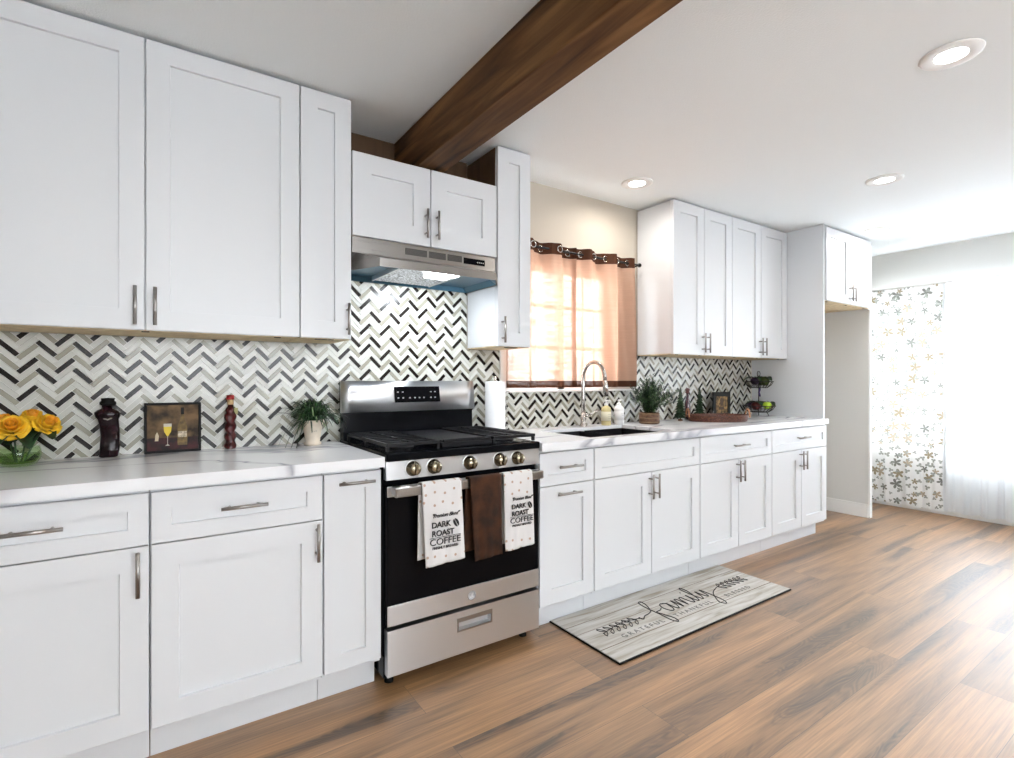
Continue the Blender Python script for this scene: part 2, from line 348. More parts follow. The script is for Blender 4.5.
def origin(o):
    v = Vector((0, 0, 0))
    while o is not None: v += o.location; o = o.parent
    return v
def mk(name, b, m, parent=None, local=False, loc=None, solid=0.0, recalc=True):
    me = bpy.data.meshes.new(name)
    off = origin(parent) if (parent and not local) else Vector((0, 0, 0))
    if loc is not None: off = off+Vector(loc)
    if off.length > 0: bmesh.ops.translate(b.bm, verts=b.bm.verts, vec=-off)
    if recalc: bmesh.ops.recalc_face_normals(b.bm, faces=b.bm.faces)
    b.bm.to_mesh(me); b.bm.free()
    for x in (m if isinstance(m, (list, tuple)) else [m]): me.materials.append(x)
    o = bpy.data.objects.new(name, me); COL.objects.link(o)
    if parent: o.parent = parent
    if loc is not None: o.location = loc
    if solid:
        md = o.modifiers.new('solid', 'SOLIDIFY'); md.thickness = solid; md.offset = 0
    return o
def thing(name, loc, label, cat, group=None):
    o = bpy.data.objects.new(name, None); COL.objects.link(o); o.location = loc; o.empty_display_size = 0.05
    tag(o, label, cat, group); return o
def tag(o, label, cat, group=None):
    o['label'] = label; o['category'] = cat
    if group: o['group'] = group
    return o
def copy_tree(o, parent=None):
    c = o.copy(); COL.objects.link(c)
    if parent is not None: c.parent = parent
    for ch in list(o.children): copy_tree(ch, c)
    return c
def struct(name, b, m, parent=None):
    o = mk(name, b, m, parent)
    if parent is None: o['kind'] = 'structure'
    return o
def text_mesh(name, body, size, m, parent, pos, rot, extrude=0.0004, sx=1.0, shear=0.0, bold=0.0, align='CENTER', spacing=1.0):
    cu = bpy.data.curves.new(name, 'FONT'); cu.body = body; cu.size = size; cu.extrude = extrude; cu.shear = shear; cu.offset = bold
    cu.align_x = align; cu.space_character = spacing
    to = bpy.data.objects.new(name, cu); COL.objects.link(to)
    dg = bpy.context.evaluated_depsgraph_get(); dg.update()
    me = bpy.data.meshes.new_from_object(to.evaluated_get(dg))
    bpy.data.objects.remove(to); bpy.data.curves.remove(cu)
    M = Matrix.Translation(Vector(pos)-origin(parent)) @ rot @ Matrix.Diagonal((sx, 1, 1, 1))
    me.transform(M); me.materials.clear(); me.materials.append(m)
    o = bpy.data.objects.new(name, me); COL.objects.link(o); o.parent = parent
    return o
ROT_WALL = Matrix.Rotation(PI/2, 4, 'X')      # text reading along +X, facing -Y
ROT_FLOOR = Matrix.Identity(4)
def spline(P, n=8):
    out = []; P = [Vector(p) for p in P]
    for i in range(len(P)-1):
        p0, p1, p2, p3 = P[max(i-1, 0)], P[i], P[i+1], P[min(i+2, len(P)-1)]
        for k in range(n):
            t = k/n
            out.append(0.5*((2*p1)+(p2-p0)*t+(2*p0-5*p1+4*p2-p3)*t*t+(3*p1-p0-3*p2+p3)*t**3))
    out.append(P[-1]); return out

# ------------------------------------------------------------------ room shell
CZ = 2.44
XL, XR, YB = -2.4, 5.9, -5.2
b = B(); b.box(XL-.1, XR+.1, YB-.1, .12, -.1, 0); struct('floor', b, floor_mat)
b = B(); b.box(XL-.1, XR+.1, YB-.1, .12, CZ, CZ+.1); struct('ceiling', b, ceil_paint)
WX0, WX1, WZ0, WZ1 = 1.735, 2.62, 1.14, 1.93         # sink window opening
b = B(); b.box(XL, WX0, 0, .12, 0, CZ); b.box(WX1, XR, 0, .12, 0, CZ); b.box(WX0, WX1, 0, .12, 0, WZ0); b.box(WX0, WX1, 0, .12, WZ1, CZ)
wall_back = struct('wall_back', b, wall_paint)
b = B(); b.box(XL-.1, XL, YB, 0, 0, CZ); struct('wall_left', b, wall_cool)
# wall behind the camera; its wide window is added for fill light
FX0, FX1, FZ0, FZ1 = -0.5, 2.3, 0.95, 2.05
b = B(); b.box(XL, FX0, YB-.1, YB, 0, CZ); b.box(FX1, XR, YB-.1, YB, 0, CZ); b.box(FX0, FX1, YB-.1, YB, 0, FZ0); b.box(FX0, FX1, YB-.1, YB, FZ1, CZ)
struct('wall_front', b, wall_cool)
# right wall with the wide dining window
RY0, RY1, RZ0, RZ1 = -3.1, -.22, .52, 2.02
b = B(); b.box(XR, XR+.12, YB, RY0, 0, CZ); b.box(XR, XR+.12, RY1, 0, 0, CZ); b.box(XR, XR+.12, RY0, RY1, 0, RZ0); b.box(XR, XR+.12, RY0, RY1, RZ1, CZ)
struct('wall_right', b, wall_cool)
# sink window
b = B()
for x0, x1, z0, z1 in ((WX0, WX0+.04, WZ0, WZ1), (WX1-.04, WX1, WZ0, WZ1), (2.17, 2.22, WZ0, WZ1), (WX0, WX1, WZ0, WZ0+.04), (WX0, WX1, WZ1-.03, WZ1)):
    b.box(x0, x1, .03, .07, z0, z1)
for z in (1.422, 1.686): b.box(WX0, WX1, .04, .06, z-.011, z+.011)
for x in (1.96, 2.40): b.box(x-.006, x+.006, .045, .055, WZ0, WZ1)
win = struct('window_1', b, trim_white)
b = B(); b.box(WX0, WX1, .049, .052, WZ0, WZ1); struct('pane', b, pane_glass, win)
b = B(); b.box(1.690, 2.83, -.030, -.001, 1.1365, 1.150, .002); b.box(1.690, 1.74, -.018, -.001, 1.150, 1.96, .002); b.box(WX0, WX1, 0, .03, 1.14, 1.15)
struct('window_sill', b, trim_white, win)
# dining window
b = B()
for y0, y1, z0, z1 in ((RY0, RY0+.05, RZ0, RZ1), (RY1-.05, RY1, RZ0, RZ1), (-.99, -.91, RZ0, RZ1), (-2.05, -2.0, RZ0, RZ1), (RY0, RY1, RZ0, RZ0+.05), (RY0, RY1, RZ1-.05, RZ1)):
    b.box(XR+.03, XR+.08, y0, y1, z0, z1)
win2 = struct('window_2', b, trim_white)
b = B(); b.box(XR+.052, XR+.056, RY0, RY1, RZ0, RZ1); struct('pane', b, pane_glass, win2)
b = B()
for x0, x1, z0, z1 in ((FX0, FX0+.06, FZ0, FZ1), (FX1-.06, FX1, FZ0, FZ1), (.87, .93, FZ0, FZ1), (FX0, FX1, FZ0, FZ0+.06), (FX0, FX1, FZ1-.06, FZ1)):
    b.box(x0, x1, YB-.08, YB-.03, z0, z1)
fill_win = struct('fill_window', b, trim_white)  # unseen window, added to let fill light in from the rear
b = B(); b.box(FX0, FX1, YB-.056, YB-.052, FZ0, FZ1); struct('pane', b, pane_glass, fill_win)  # pane of the added, unseen fill window
# stub wall on the far side of the refrigerator recess, with its baseboard
b = B(); b.box(5.196, 5.232, -.585, 0, 0, CZ); struct('wall_recess', b, wall_cool)
b = B(); b.box(5.182, 5.196, -.585, 0, 0, .12, .003); struct('baseboard_recess', b, trim_white)
b = B(); b.box(5.190, 5.234, -.600, -.585, 0, 1.83); struct('trim_1', b, trim_white)
b = B(); b.box(5.232, XR, -.014, 0, 0, .12, .003); struct('baseboard_back', b, trim_white)
b = B(); b.box(XR-.014, XR, YB, -.014, 0, .12, .003); struct('baseboard_right', b, trim_white)
# added boards, coloured brown for the warm shade above the short cabinet
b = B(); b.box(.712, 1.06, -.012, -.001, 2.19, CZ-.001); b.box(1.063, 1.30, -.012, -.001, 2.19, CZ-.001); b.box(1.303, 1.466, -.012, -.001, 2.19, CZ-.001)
struct('shade_boards', b, warm_shade, wall_back)
# ceiling beam
b = B(); b.box(1.03, 1.172, YB+.02, -.015, 2.2257, CZ-.001, .004)
bo = mk('ceiling_beam', b, beam_wood); bo['kind'] = 'structure'
bo['label'] = 'dark brown timber beam crossing under the ceiling above the range hood'

# ------------------------------------------------------------------ herringbone tile
def clip(poly, x0, x1, z0, z1):
    def cut(P, inside, inter):
        out = []
        for i in range(len(P)):
            a, c = P[i-1], P[i]
            ia, ic = inside(a), inside(c)
            if ic:
                if not ia: out.append(inter(a, c))
                out.append(c)
            elif ia: out.append(inter(a, c))
        return out
    def ix(v): return lambda a, c: (v, a[1]+(c[1]-a[1])*(v-a[0])/(c[0]-a[0]))
    def iz(v): return lambda a, c: (a[0]+(c[0]-a[0])*(v-a[1])/(c[1]-a[1]), v)
    for ins, it in ((lambda p: p[0] >= x0, ix(x0)), (lambda p: p[0] <= x1, ix(x1)), (lambda p: p[1] >= z0, iz(z0)), (lambda p: p[1] <= z1, iz(z1))):
        if poly: poly = cut(poly, ins, it)
    return poly
regions = [(-1.3, .712, .914, 1.385), (.712, 1.467, .80, 1.80), (1.467, 1.69, .914, 1.385), (1.69, 2.83, .914, 1.136), (2.83, 4.335, .914, 1.385)]
TL, TW, G = .0745, .0180, .0020
PER = 14; DK = {0, 4, 9}; BG = {2, 6, 11}
bt = B(); rng = random.Random(3)
bt.mi = 4; cur_off = 0
for x0, x1, z0, z1 in regions: bt.box(x0, x1, -.004, -.0005, z0, z1)
for m_ in range(-16, 46):
    for typ in (0, 1):
        cur_off = (cur_off+rng.choice((2, 13, 3, 12) if typ else (12, 1, 11, 2))) % PER; off = cur_off
        for k in range(-60, 160):
            if typ == 0: ox, oy, lx, ly = k*TW+m_*TL, k*TW-m_*TL, TL, TW
            else: ox, oy, lx, ly = k*TW+m_*TL+TL, k*TW-m_*TL+TW-TL, TW, TL
            g = G/2
            c = [(ox+g, oy+g), (ox+lx-g, oy+g), (ox+lx-g, oy+ly-g), (ox+g, oy+ly-g)]
            q = [((u-v)*.70711-0.30, (u+v)*.70711+0.9) for u, v in c]
            zz = sum(p[1] for p in q)/4; xx = sum(p[0] for p in q)/4
            if not (.75 < zz < 1.9 and -1.4 < xx < 4.45): continue
            kk = (k+off) % PER
            mi = 0 if kk in DK else 1 if kk in BG else (2 if rng.random() < .5 else 3)
            for R_ in regions:
                P_ = clip(q, *R_)
                if len(P_) > 2:
                    A_ = sum(P_[i-1][0]*P_[i][1]-P_[i][0]*P_[i-1][1] for i in range(len(P_)))/2
                    if abs(A_) < 3e-6: continue
                    bt.mi = mi
                    try: bt.prism([(p[0], -.004, p[1]) for p in P_], (0, -.004, 0))
                    except ValueError: pass
mk('backsplash_tile', bt, [tile_dark, tile_taupe, tile_light, tile_pale, grout], wall_back)

# ------------------------------------------------------------------ cabinets
def shaker(x0, x1, z0, z1, yf, fw=.072, th=.02, rec=.011):
    """door panel; front face at yf (towards -y), recessed centre"""
    b = B(); bm = b.bm; e = .0018
    def ring(i, y, zi=None): return [bm.verts.new(p) for p in ((x0+i, y, z0+i), (x1-i, y, z0+i), (x1-i, y, z1-i), (x0+i, y, z1-i))]
    fx = min(fw, (x1-x0)*.33)
    fz = min(fw, (z1-z0)*.33)
    def ring2(ix, iz, y): return [bm.verts.new(p) for p in ((x0+ix, y, z0+iz), (x1-ix, y, z0+iz), (x1-ix, y, z1-iz), (x0+ix, y, z1-iz))]
    R = [ring(0, yf+th), ring(0, yf+e), ring(e, yf), ring2(fx, fz, yf), ring2(fx+.0015, fz+.0015, yf+rec)]
    bm.faces.new(R[0])
    for A, C in zip(R, R[1:]):
        for k in range(4): bm.faces.new((A[k], A[(k+1) % 4], C[(k+1) % 4], C[k]))
    bm.faces.new(R[-1])
    return b
def bar_pull(x, z, yf, length, vert, parent):
    b = B(); h = length/2; off = .032
    if vert:
        b.tube([(x, yf-off, z-h), (x, yf-off, z+h)], .006, 12)
        for s in (-1, 1): b.tube([(x, yf, z+s*h*.62), (x, yf-off, z+s*h*.62)], .0045, 8)
    else:
        b.tube([(x-h, yf-off, z), (x+h, yf-off, z)], .006, 12)
        for s in (-1, 1): b.tube([(x+s*h*.62, yf, z), (x+s*h*.62, yf-off, z)], .0045, 8)
    mk('handle', b, handle_metal, parent)
def cabinet(kind, x0, x1, z0, z1, depth, fronts, label, toe=False, group=None, bottom=None, cat='cabinet', y0=-.001, open_top=False):
    """fronts: (name, x0, x1, z0, z1, pull) pull=(x, z, length, vertical) or None"""
    yb = -depth
    t = thing(kind, ((x0+x1)/2, 0, z0 if not toe else 0), label, cat, group)
    g = .0012
    b = B()
    if open_top:
        b.box(x0+g, x1-g, yb, y0-.012, z0, .66); b.box(x0+g, x1-g, yb, yb+.012, .66, z1)
        b.box(x0+g, x0+g+.016, yb+.012, y0-.012, .66, z1); b.box(x1-g-.016, x1-g, yb+.012, y0-.012, .66, z1); b.box(x0+g+.016, x1-g-.016, y0-.024, y0-.012, .66, z1)
    else: b.box(x0+g, x1-g, yb, y0-.012, z0, z1)
    mk('body', b, cabinet_white, t)
    if toe:
        b = B(); b.box(x0+g, x1-g, -.548, -.53, 0.001, z0-.0005); mk('toe_kick', b, cabinet_white, t)
    if bottom:
        b = B(); b.box(x0+.004, x1-.004, yb+.004, -.016, z0-.006, z0-.0005)
        bp = mk('bottom_panel', b, plywood, t)
        for xx in (x0+.08, (x0+x1)/2, x1-.08):
            b = B(); b.box(xx-.012, xx+.012, yb+.010, yb+.018, z0-.009, z0-.006); mk('bracket', b, black_matte, bp)
    for f in fronts:
        n, fx0, fx1, fz0, fz1, pull = f[:6]
        d = mk(n, shaker(fx0+.0024, fx1-.0024, fz0, fz1, yb-.021, fw=f[6] if len(f) > 6 else .072), cabinet_white, t)
        if pull: bar_pull(pull[0], pull[1], yb-.021, pull[2], pull[3], d)
    return t
ZT, ZS, ZB = .862, .6985, .130
BD = .609
def base(x0, x1, fronts, label, open_top=False): return cabinet('base_cabinet', x0, x1, .112, .8745, BD, fronts, label, toe=True, group='white lower cabinets', open_top=open_top)
def dr(x0, x1, pull=True, L=.14): return ('drawer', x0, x1, ZS+.004, ZT, ((x0+x1)/2, .79, L, False) if pull else None, .052)
PL = .135
base(-.555, -.012, [dr(-.553, -.012), ('door', -.553, -.012, ZB, ZS, (-.041, .622, PL, True))], 'white shaker base cabinet at the far left under the yellow roses')
base(-.012, .509, [dr(-.010, .509), ('door', -.010, .509, ZB, ZS, (.486, .627, PL, True))], 'white base cabinet with one drawer and one wide door below the wine picture')
base(.509, .732, [('door', .511, .731, ZB, ZT, (.627, .827, PL, False), .060)], 'narrow white pull-out base cabinet just left of the steel range')
base(1.504, 1.859, [dr(1.506, 1.859, True, .15), ('door', 1.506, 1.859, ZB, ZS, (1.674, .660, .15, False))], 'white base cabinet with drawer and single door just right of the range')
base(1.859, 2.736, [dr(1.861, 2.735, False), ('door', 1.861, 2.298, ZB, ZS, (2.277, .622, PL, True)), ('door', 2.298, 2.735, ZB, ZS, (2.327, .622, PL, True))], 'wide white sink base cabinet with a plain false drawer front', True)
base(2.736, 3.543, [dr(2.738, 3.543, True, .16), ('door', 2.738, 3.141, ZB, ZS, (3.116, .625, PL, True)), ('door', 3.141, 3.543, ZB, ZS, (3.166, .625, PL, True))], 'white two-door base cabinet between sink cabinet and end cabinet, under the wicker tray')
base(3.543, 4.333, [dr(3.545, 4.333, True, .16), ('door', 3.545, 3.945, ZB, ZS, (3.918, .625, PL, True)), ('door', 3.945, 4.333, ZB, ZS, (3.970, .625, PL, True))], 'white two-door base cabinet at the end of the run beside the refrigerator recess')
UD = .304; UT, UB = 2.426, 1.388
def upper(x0, x1, fronts, label, zb=UB, zt=UT, cbot=None): return cabinet('wall_cabinet', x0, x1, zb+.004, zt-.004, UD, fronts, label, group='white wall cabinets', bottom=True)
upper(-.550, .4964, [('door', -.550, -.027, UB, UT, (-.056, 1.472, PL, True)), ('door', -.027, .4964, UB, UT, (.002, 1.472, PL, True))], 'large white two-door wall cabinet at the upper left')
upper(.4964, .7106, [('door', .4964, .7106, UB, UT, (.690, 1.472, PL, True), .072)], 'narrow white wall cabinet left of the range hood')
sc_ = upper(.7120, 1.466, [('door', .7120, 1.0890, 1.845, 2.213, (1.060, 1.945, PL, True), .085), ('door', 1.0890, 1.466, 1.845, 2.213, (1.118, 1.945, PL, True), .085)], 'short white two-door wall cabinet above the range hood', 1.845, 2.213)
tc_ = upper(1.468, 1.684, [('door', 1.468, 1.684, UB, UT, (1.497, 1.472, PL, True), .072)], 'tall narrow white wall cabinet between range hood and sink window')
b = B(); b.box(1.4665, 1.4688, -.303, -.013, 2.214, UT-.004); mk('shade_filler', b, warm_shade, tc_)  # thin sheet, its brown painting the shade on the cabinet's upper side
upper(2.874, 3.5525, [('door', 2.874, 3.213, UB, UT, (3.186, 1.472, PL, True)), ('door', 3.213, 3.5525, UB, UT, (3.240, 1.472, PL, True))], 'white two-door wall cabinet right beside the orange curtains')
upper(3.5525, 4.333, [('door', 3.5525, 3.942, UB, UT, (3.915, 1.472, PL, True)), ('door', 3.942, 4.333, UB, UT, (3.969, 1.472, PL, True))], 'white two-door wall cabinet touching the tall refrigerator panel')
# tall panel and over-fridge cabinet
rc_ = cabinet('refrigerator_cabinet', 4.359, 5.192, 1.845, 2.424, .594, [('door', 4.361, 4.780, 1.842, 2.420, (4.755, 1.930, PL, True)), ('door', 4.780, 5.192, 1.842, 2.420, (4.806, 1.930, PL, True))],
        'deep white cabinet over the empty refrigerator recess with a tall white end panel', bottom=True)
b = B(); b.box(4.335, 4.357, -.604, -.014, .112, 2.436, .001); b.box(4.335, 4.357, -.53, -.014, .001, .112); mk('side_panel', b, cabinet_white, rc_)

# ------------------------------------------------------------------ countertops and sink
def slab(pieces, label, name='countertop'):
    b = B()
    for p in pieces:
        b.box(*p, .894, .914)
        if p[2] < -.65: b.box(p[0], p[1], -.66, -.6335, .876, .894)
    return tag(mk(name, b, quartz_mat), label, 'countertop')
slab([(-1.3, .733, -.66, -.0085)], 'white veined quartz countertop left of the range')
SX0, SX1, SY0, SY1 = 1.865, 2.57, -.595, -.150
slab([(1.500, SX0, -.66, -.0085), (SX1, 4.333, -.60, -.0085), (SX1, 4.300, -.66, -.60), (SX0, SX1, -.66, SY0), (SX0, SX1, SY1, -.0085)], 'white veined quartz countertop right of the range around the sink')
t = thing('kitchen_sink', (2.245, -.38, .70), 'undermount stainless double-bowl sink set in the right countertop', 'sink')
for x0, x1 in ((SX0-.006, 2.200), (2.240, SX1+.006)):
    b = B(); y0, y1 = SY0-.006, SY1+.006; zt_, zb_ = .8925, .69; w = .002
    b.box(x0, x1, y0, y0+w, zb_, zt_); b.box(x0, x1, y1-w, y1, zb_, zt_); b.box(x0, x0+w, y0, y1, zb_, zt_); b.box(x1-w, x1, y0, y1, zb_, zt_); b.box(x0, x1, y0, y1, zb_-w, zb_)
    bw = mk('bowl', b, sink_steel, t)
    b = B(); b.lathe([(.0, .001), (.035, .001), (.042, .004), (.045, .0)], ((x0+x1)/2, (y0+y1)/2, zb_)); mk('drain', b, faucet_steel, bw)
b = B(); b.box(2.2005, 2.2395, SY0-.004, SY1+.004, .868, .882, .003); mk('divider', b, faucet_steel, t)

# faucet
t = thing('kitchen_faucet', (2.27, -.10, .914), 'tall brushed gooseneck pull-down faucet behind the sink', 'faucet')
b = B(); b.lathe([(.027, .914), (.027, .920), (.020, .928), (.0165, .94), (.0165, 1.00)], (2.27, -.10, 0)); mk('base', b, faucet_steel, t)
b = B(); pts = [(2.27, -.10, .99), (2.27, -.10, 1.10), (2.27, -.10, 1.20)]
for k in range(1, 13):
    a = PI*k/12*1.03; pts.append((2.27+.012*(1-math.cos(a)), -.10-.085*(1-math.cos(a)), 1.22+.105*math.sin(a)))
b.tube(pts, .0125, 14); mk('spout', b, faucet_steel, t)
e_ = pts[-1]
b = B(); b.tube([e_, (e_[0], e_[1]-.004, e_[2]-.03), (e_[0], e_[1]-.010, e_[2]-.10)], [.0135, .016, .0165], 14); mk('spray_head', b, faucet_steel, t)
b = B(); b.tube([(2.285, -.10, .985), (2.325, -.10, .985)], .013, 12); b.tube([(2.318, -.10, .985), (2.345, -.115, 1.000), (2.395, -.125, 1.018)], [.008, .006, .004], 10); mk('lever', b, faucet_steel, t)

# ------------------------------------------------------------------ range
RX0, RX1 = .740, 1.484; RF = -.650
t = thing('gas_range', ((RX0+RX1)/2, -.33, 0), 'stainless steel gas range with black oven door and five front knobs', 'range')
b = B(); b.box(RX0, RX1, -.625, -.035, .045, .892); mk('body', b, black_enamel, t)
for x in (RX0+.04, RX1-.04):
    for y in (-.58, -.08):
        b = B(); b.lathe([(.018, .001), (.018, .012), (.010, .016), (.010, .045)], (x, y, 0), 12); mk('foot', b, black_matte, t)
b = B(); b.box(RX0, RX1, -.664, -.04, .893, .925, .006); b.box(RX0+.03, RX1-.03, -.63, -.11, .925, .927); mk('cooktop', b, black_enamel, t)
# control panel, slightly sloped
b = B(); b.hexa([(RX0, RF-.010, .822), (RX1, RF-.010, .822), (RX1, -.626, .822), (RX0, -.626, .822), (RX0, RF+.000, .8925), (RX1, RF+.000, .8925), (RX1, -.626, .8925), (RX0, -.626, .8925)])
cp = mk('control_panel', b, stainless, t)
for kx in (.850, .942, 1.110, 1.262, 1.357):
    b = B(); yk = RF-.006
    b.lathe([(.030, .0), (.030, .004), (.024, .008), (.023, .030), (.020, .034), (0, .034)], (kx, yk, .859), 24, 'y')
    kn = mk('knob', b, brass_dark, t)
    b = B(); b.box(kx-.005, kx+.005, yk-.044, yk-.030, .839, .881, .002); mk('grip', b, brass_dark, kn)
    b = B(); b.lathe([(.036, .0), (.036, .003), (.031, .003)], (kx, yk+.001, .859), 24, 'y'); mk('bezel', b, stainless, kn)
# oven door
b = B(); b.box(RX0+.004, RX1-.004, RF-.002, -.626, .252, .798, .003); od = mk('oven_door', b, black_enamel, t)
b = B(); b.box(RX0+.004, RX1-.004, RF-.008, RF-.0022, .756, .797, .002); mk('top_band', b, stainless, od)
b = B(); b.box(RX0+.006, RX1-.006, RF-.007, RF-.0022, .336, .755, .001); mk('glass_front', b, black_glass, od)
b = B(); b.box(RX0+.004, RX1-.004, RF-.010, RF-.0022, .254, .334, .003); mk('bottom_band', b, stainless, od)
# round badge with interlaced script strokes
b = B(); b.lathe([(0, .0005), (.019, .0005), (.0205, .003), (.0165, .003), (.0165, .0012), (0, .0012)], (1.118, RF-.0095, .294), 28, 'y'); bd = mk('badge', b, plastic_grey, od)
b = B()
for P_ in ([(-.010, .001), (-.007, .008), (-.002, .006), (-.006, -.002), (-.009, -.006), (-.003, -.008), (.001, -.002), (-.002, .002)], [(.010, .005), (.005, .009), (.002, .004), (.006, .001), (.002, -.004), (.005, -.009), (.011, -.004)]):
    b.tube([(1.118+p.x, RF-.0112, .294+p.y) for p in spline([(u, v, 0) for u, v in P_], 4)], .0007, 5)
mk('monogram', b, trim_white, bd)
# door handle : flat bar on two brackets
b = B(); b.box(RX0+.010, RX1-.022, -.722, -.704, .764, .802, .006)
for x in (RX0+.035, RX1-.05): b.box(x-.018, x+.018, -.706, RF-.008, .768, .798, .004)
mk('oven_handle', b, stainless_dim, t)
# drawer
zd0, zd1 = .060, .238; hx0, hx1, hz0, hz1 = 1.055, 1.215, .160, .206
b = B(); y0, y1 = RF-.010, -.626
b.box(RX0+.004, hx0, y0, y1, zd0, zd1); b.box(hx1, RX1-.004, y0, y1, zd0, zd1); b.box(hx0, hx1, y0, y1, zd0, hz0); b.box(hx0, hx1, y0, y1, hz1, zd1); b.box(hx0, hx1, -.632, y1, hz0, hz1)
bmesh.ops.remove_doubles(b.bm, verts=b.bm.verts, dist=1e-5)
dw = mk('warming_drawer', b, stainless, t)
b = B(); w = .006
b.box(hx0-w, hx1+w, y0-.003, y0, hz1, hz1+w); b.box(hx0-w, hx1+w, y0-.003, y0, hz0-w, hz0); b.box(hx0-w, hx0, y0-.003, y0, hz0, hz1); b.box(hx1, hx1+w, y0-.003, y0, hz0, hz1)
b.box(hx0, hx1, y0-.002, -.634, hz1-.012, hz1-.0005)
mk('recessed_pull', b, handle_metal, dw)
# backguard
b = B(); b.hexa([(RX0+.006, -.088, .925), (RX1-.026, -.088, .925), (RX1-.026, -.035, .925), (RX0+.006, -.035, .925), (RX0+.006, -.082, 1.055), (RX1-.026, -.082, 1.055), (RX1-.026, -.035, 1.055), (RX0+.006, -.035, 1.055)])
b.box(RX0+.002, RX1-.028, -.075, -.034, 1.05, 1.203)
mk('backguard', b, black_enamel, t)
b = B(); N_ = 16
def con(u, v):
    x = RX0-.006+(RX1-RX0-.014)*u; z = 1.054+.152*v
    return (x, -.100-.010*math.sin(PI*u)+.014*v, z)
vs = b.grid(con, N_, 1)
back = [[b.bm.verts.new((RX0-.006+(RX1-RX0-.014)*i/N_, -.074, 1.054+.152*j)) for j in (0, 1)] for i in range(N_+1)]
for i in range(N_):
    b.bm.faces.new((vs[i][1], vs[i+1][1], back[i+1][1], back[i][1])); b.bm.faces.new((vs[i][0], back[i][0], back[i+1][0], vs[i+1][0]))
b.bm.faces.new((vs[0][0], vs[0][1], back[0][1], back[0][0])); b.bm.faces.new((vs[N_][0], back[N_][0], back[N_][1], vs[N_][1]))
cn = mk('console', b, stainless, t)
b = B(); b.hexa([(.998, -.1115, 1.098), (1.248, -.1115, 1.098), (1.248, -.100, 1.098), (.998, -.100, 1.098), (.994, -.1045, 1.178), (1.244, -.1045, 1.178), (1.244, -.094, 1.178), (.994, -.094, 1.178)])
dp = mk('display_panel', b, black_glass, cn)
b = B()
for (x, z) in [(1.008+.026*i, .0) for i in range(2)]+[(1.19+.024*i, 0) for i in range(2)]:
    b.box(x, x+.008, -.1092, -.1082, 1.148, 1.153)
for x in (1.010, 1.036, 1.072, 1.100, 1.125, 1.150, 1.190, 1.214): b.box(x, x+.008, -.1112, -.1102, 1.118, 1.124)
mk('button_marks', b, plastic_grey, dp)
# burners and grates
for bx, by in ((.860, -.50), (.860, -.22), (1.373, -.50), (1.373, -.22)):
    b = B(); b.lathe([(.060, .9275), (.058, .932), (.045, .934), (.045, .940), (.038, .946), (0, .946)], (bx, by, 0), 24); mk('burner', b, cast_iron, t)
def grate(x0, x1):
    b = B(); z0, z1 = .946, .960; w = .006
    for y in (-.625, -.125): b.box(x0, x1, y-w, y+w, z0, z1, .002)
    for x in (x0+w, x1-w): b.box(x-w, x+w, -.625, -.125, z0, z1, .002)
    xm = (x0+x1)/2
    b.box(xm-w*.8, xm+w*.8, -.625, -.125, z0, z1)
    for y in (-.56, -.50, -.44, -.375, -.31, -.25, -.19): b.box(x0, x1, y-w*.7, y+w*.7, z0, z1)
    for x in (x0+w, x1-w):
        for y in (-.62, -.375, -.13): b.box(x-.006, x+.006, y-.006, y+.006, .9272, z0)
    mk('grate', b, cast_iron, t)
grate(.752, .985); grate(1.248, 1.481)
b = B(); b.box(.992, 1.241, -.63, -.12, .9275, .950, .004); b.box(1.005, 1.228, -.615, -.135, .950, .955); b.box(1.0, 1.233, -.632, -.622, .950, .962, .002); mk('griddle', b, cast_iron, t)

# ------------------------------------------------------------------ hood
t = thing('range_hood', (1.09, -.16, 1.70), 'stainless under-cabinet range hood with a lit lamp above the range', 'range hood')
HX0, HX1 = .716, 1.463
b = B(); b.box(HX0, HX1, -.312, -.014, 1.772, 1.8425, .001); bod = mk('body', b, stainless_dim, t)
b = B()
for x0, x1 in ((.965, 1.075), (1.085, 1.175), (1.185, 1.265)):
    b.box(x0, x1, -.3135, -.3122, 1.795, 1.826)
    for z in (1.800, 1.806, 1.812, 1.818): b.box(x0+.002, x1-.002, -.315, -.3135, z, z+.0018)
mk('vent_grille', b, flat('grille_metal', (.10, .095, .09), .4, 1.0), bod)
b = B(); b.box(1.275, 1.398, -.3145, -.3122, 1.792, 1.822); sp_ = mk('switch_panel', b, black_glass, bod)
b = B()
for x in (1.352, 1.363, 1.374, 1.385): b.box(x, x+.006, -.3152, -.3145, 1.804, 1.808)
mk('switch_marks', b, trim_white, sp_)
# canopy: thin shell, chamfered in plan towards the front lip
top = [(HX0, -.02, 1.772), (HX0, -.30, 1.772), (HX0+.02, -.312, 1.772), (HX1-.02, -.312, 1.772), (HX1, -.30, 1.772), (HX1, -.02, 1.772)]
mid = [(HX0, -.02, 1.736), (HX0, -.25, 1.736), (.800, -.425, 1.736), (1.385, -.440, 1.736), (HX1, -.33, 1.736), (HX1, -.02, 1.736)]
low = [(x, y, 1.700) for x, y, z in mid]
low[0] = (HX0, -.02, 1.700); low[-1] = (HX1, -.02, 1.700)
b = B(); R_ = [[b.bm.verts.new(p) for p in r] for r in (top, mid, low)]
for A_, C_ in zip(R_, R_[1:]):
    for k in range(5): b.bm.faces.new((A_[k], A_[k+1], C_[k+1], C_[k]))
b.bm.faces.new(R_[0])
can = mk('canopy', b, stainless_dim, t, solid=.002)
b = B(); inn = lambda p, f: ((1.09+(p[0]-1.09)*f), -.20+(p[1]+.20)*f, p[2])
lo = [b.bm.verts.new((inn(p, .985)[0], inn(p, .985)[1], 1.702)) for p in low]; hi = [b.bm.verts.new((inn(p, .90)[0], inn(p, .90)[1], 1.726)) for p in low]
n = len(lo)
